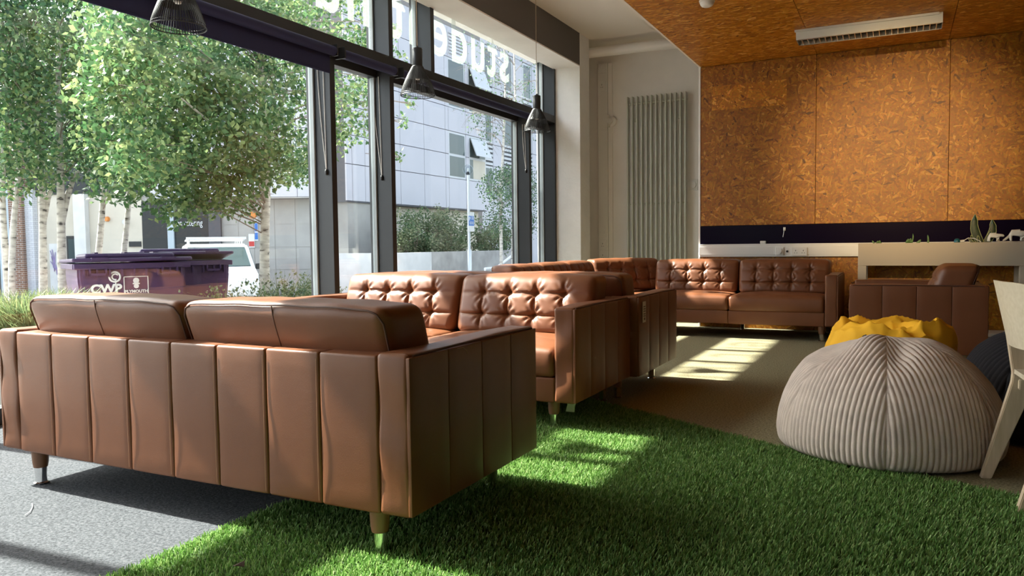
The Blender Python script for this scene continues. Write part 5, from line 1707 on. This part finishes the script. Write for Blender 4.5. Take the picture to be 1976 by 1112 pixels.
# ------------------------------------------------------------------ raised bed with bushes
XP = -13.3
pb = empty('raised_bed', (XP - 1, at_x(880, 500, XP).y, GROUND)); og = Vector(pb.location)
ya, ym, yb_ = at_x(764, 500, XP).y, at_x(833, 500, XP).y, at_x(1010, 500, XP).y
box('white_wall', XP - .25, XP, ya, ym, GROUND, .77, MT['concrete_w'], pb, bevel=.01, origin=og)
box('stained_wall', XP - .25, XP - .03, ym + .004, yb_, GROUND, .77, MT['concrete_s'], pb, bevel=.01, origin=og)
box('end_wall', XP - 2.2, XP - .25, ya, ya + .2, GROUND, .77, MT['concrete_w'], pb, origin=og)
box('soil', XP - 2.2, XP - .25, ya + .2, yb_, GROUND, .66, MT['soil'], pb, origin=og)
tag(pb, 'raised concrete bed with a white end wall below the clad building', 'planting bed')
rgb_ = random.Random(9)
spec = [(785, 425, 90), (800, 415, 100), (822, 418, 95), (845, 412, 90), (868, 420, 80), (888, 428, 80), (925, 440, 80), (950, 445, 80), (975, 440, 90)]
BUSH = ['bush with a tall stray shoot over the white end wall', 'dense bush above the white end wall of the raised bed', 'bush where the white wall meets the stained wall']
for i, (px, ptop, n_) in enumerate(spec):
    x = XP - 1.0 + rgb_.uniform(-.4, .3)
    c = at_x(px, ptop, x); zt = c.z
    t = empty('bush', (c.x, c.y, .60))
    blobs = []
    for k in range(16):
        u = rgb_.uniform(0, 1)
        blobs.append(((rgb_.uniform(-.55, .55), rgb_.uniform(-.75, .75), .15 + (zt - .75) * u), (.35, .4, .26), n_))
    blobs.append(((0, rgb_.uniform(-.4, .4), zt - .45), (.12, .12, .25), 30))
    V, nl = leaf_cloud(blobs, 200 + i, (.075, .12), .1)
    f = link('foliage', from_quads('foliage', V, nl), MT['bush' if i % 3 else 'bush2'], t, smooth=False); f['kind'] = 'stuff'
    st = [([(0, 0, 0), (rgb_.uniform(-.3, .3), rgb_.uniform(-.3, .3), (zt - .6) * .7)], .015) for k in range(5)]
    link('stems', tubes_mesh('stems', st, 5), MT['twig'], t)
    tag(t, BUSH[i] if i < 3 else ('grey green bush in the raised bed behind the lamp post' if i < 6 else 'dark bush in the raised bed at the foot of the young birches'), 'bush', 'bushes in the raised bed')

# lamp post with globe and parking sign
XL = -12.3
pl = at_x(903, 328, XL)
lp = empty('lamp_post', (pl.x, pl.y, GROUND)); hz_ = pl.z - GROUND
tube('pole', [(0, 0, 0), (0, 0, hz_ * .33), (0, 0, hz_ * .34), (0, 0, hz_ - .16)], [.075, .075, .048, .045], MT['alu'], lp, 14)
lathe('globe', [(.001, -.17), (.06, -.16), (.12, -.115), (.16, -.05), (.17, 0), (.16, .06), (.12, .115), (.06, .16), (.001, .17)], MT['globe'], lp, 24, (0, 0, hz_))
lathe('lamp_cap', [(.001, -.15), (.06, -.15), (.055, -.09), (.03, -.06), (.001, -.06)], MT['plastic_k'], lp, 16, (0, 0, hz_))
lathe('lamp_reflector', [(.001, -.06), (.025, -.05), (.03, .04), (.001, .06)], MT['bone'], lp, 14, (0, 0, hz_))
tag(lp, 'street lamp post with a clear globe in front of the clad building', 'street lamp')
s0, s1_ = at_x(905, 409, XL + .1), at_x(905, 447, XL + .1)
sg = empty('parking_sign', (pl.x + .09, pl.y, s1_.z)); H_ = s0.z - s1_.z
box('sign_board', -.006, .006, -.20, .20, 0, H_, MT['print'], sg, bevel=.004)
box('blue_field', .006, .009, -.17, .17, H_ * .30, H_ * .80, MT['signblue'], sg)
box('clamp', -.06, -.006, -.03, .03, H_ * .3, H_ * .36, MT['alu'], sg)
place_text('sign_letter', 'P', .17, MT['print'], (.010, -.15, H_ * .56), (0, 1, 0), (0, 0, 1), sg, bold=.006)
boxes('sign_lines', [(.009, .011, .0, .14, H_ * z, H_ * z + .015) for z in (.74, .68, .62)] + [(.009, .011, -.13, .14, H_ * z, H_ * z + .012) for z in (.48, .43, .38)], MT['print'], sg)
tag(sg, 'blue and white parking sign on the lamp post', 'sign')
# white handrail
hr = empty('handrail', at_x(960, 525, -11.8)); hr.location.z = GROUND; og = Vector(hr.location)
def hp(px, py): return at_x(px, py, -11.8) - og
a, b, c = hp(936, 519), hp(958, 517), hp(1003, 482)
rails = [([a, b, c, c + Vector((0, .8, 0))], .045), ([a + Vector((0, 0, -.28)), b + Vector((0, 0, -.28)), c + Vector((0, 0, -.28))], .03)]
posts = [([p_, Vector((p_.x, p_.y, 0))], .03) for p_ in (a, b, c)]
link('rail', tubes_mesh('rail', rails, 10), MT['print'], hr); link('posts', tubes_mesh('posts', posts, 8), MT['print'], hr)
tag(hr, 'white sloping handrail beside the raised bed', 'handrail')
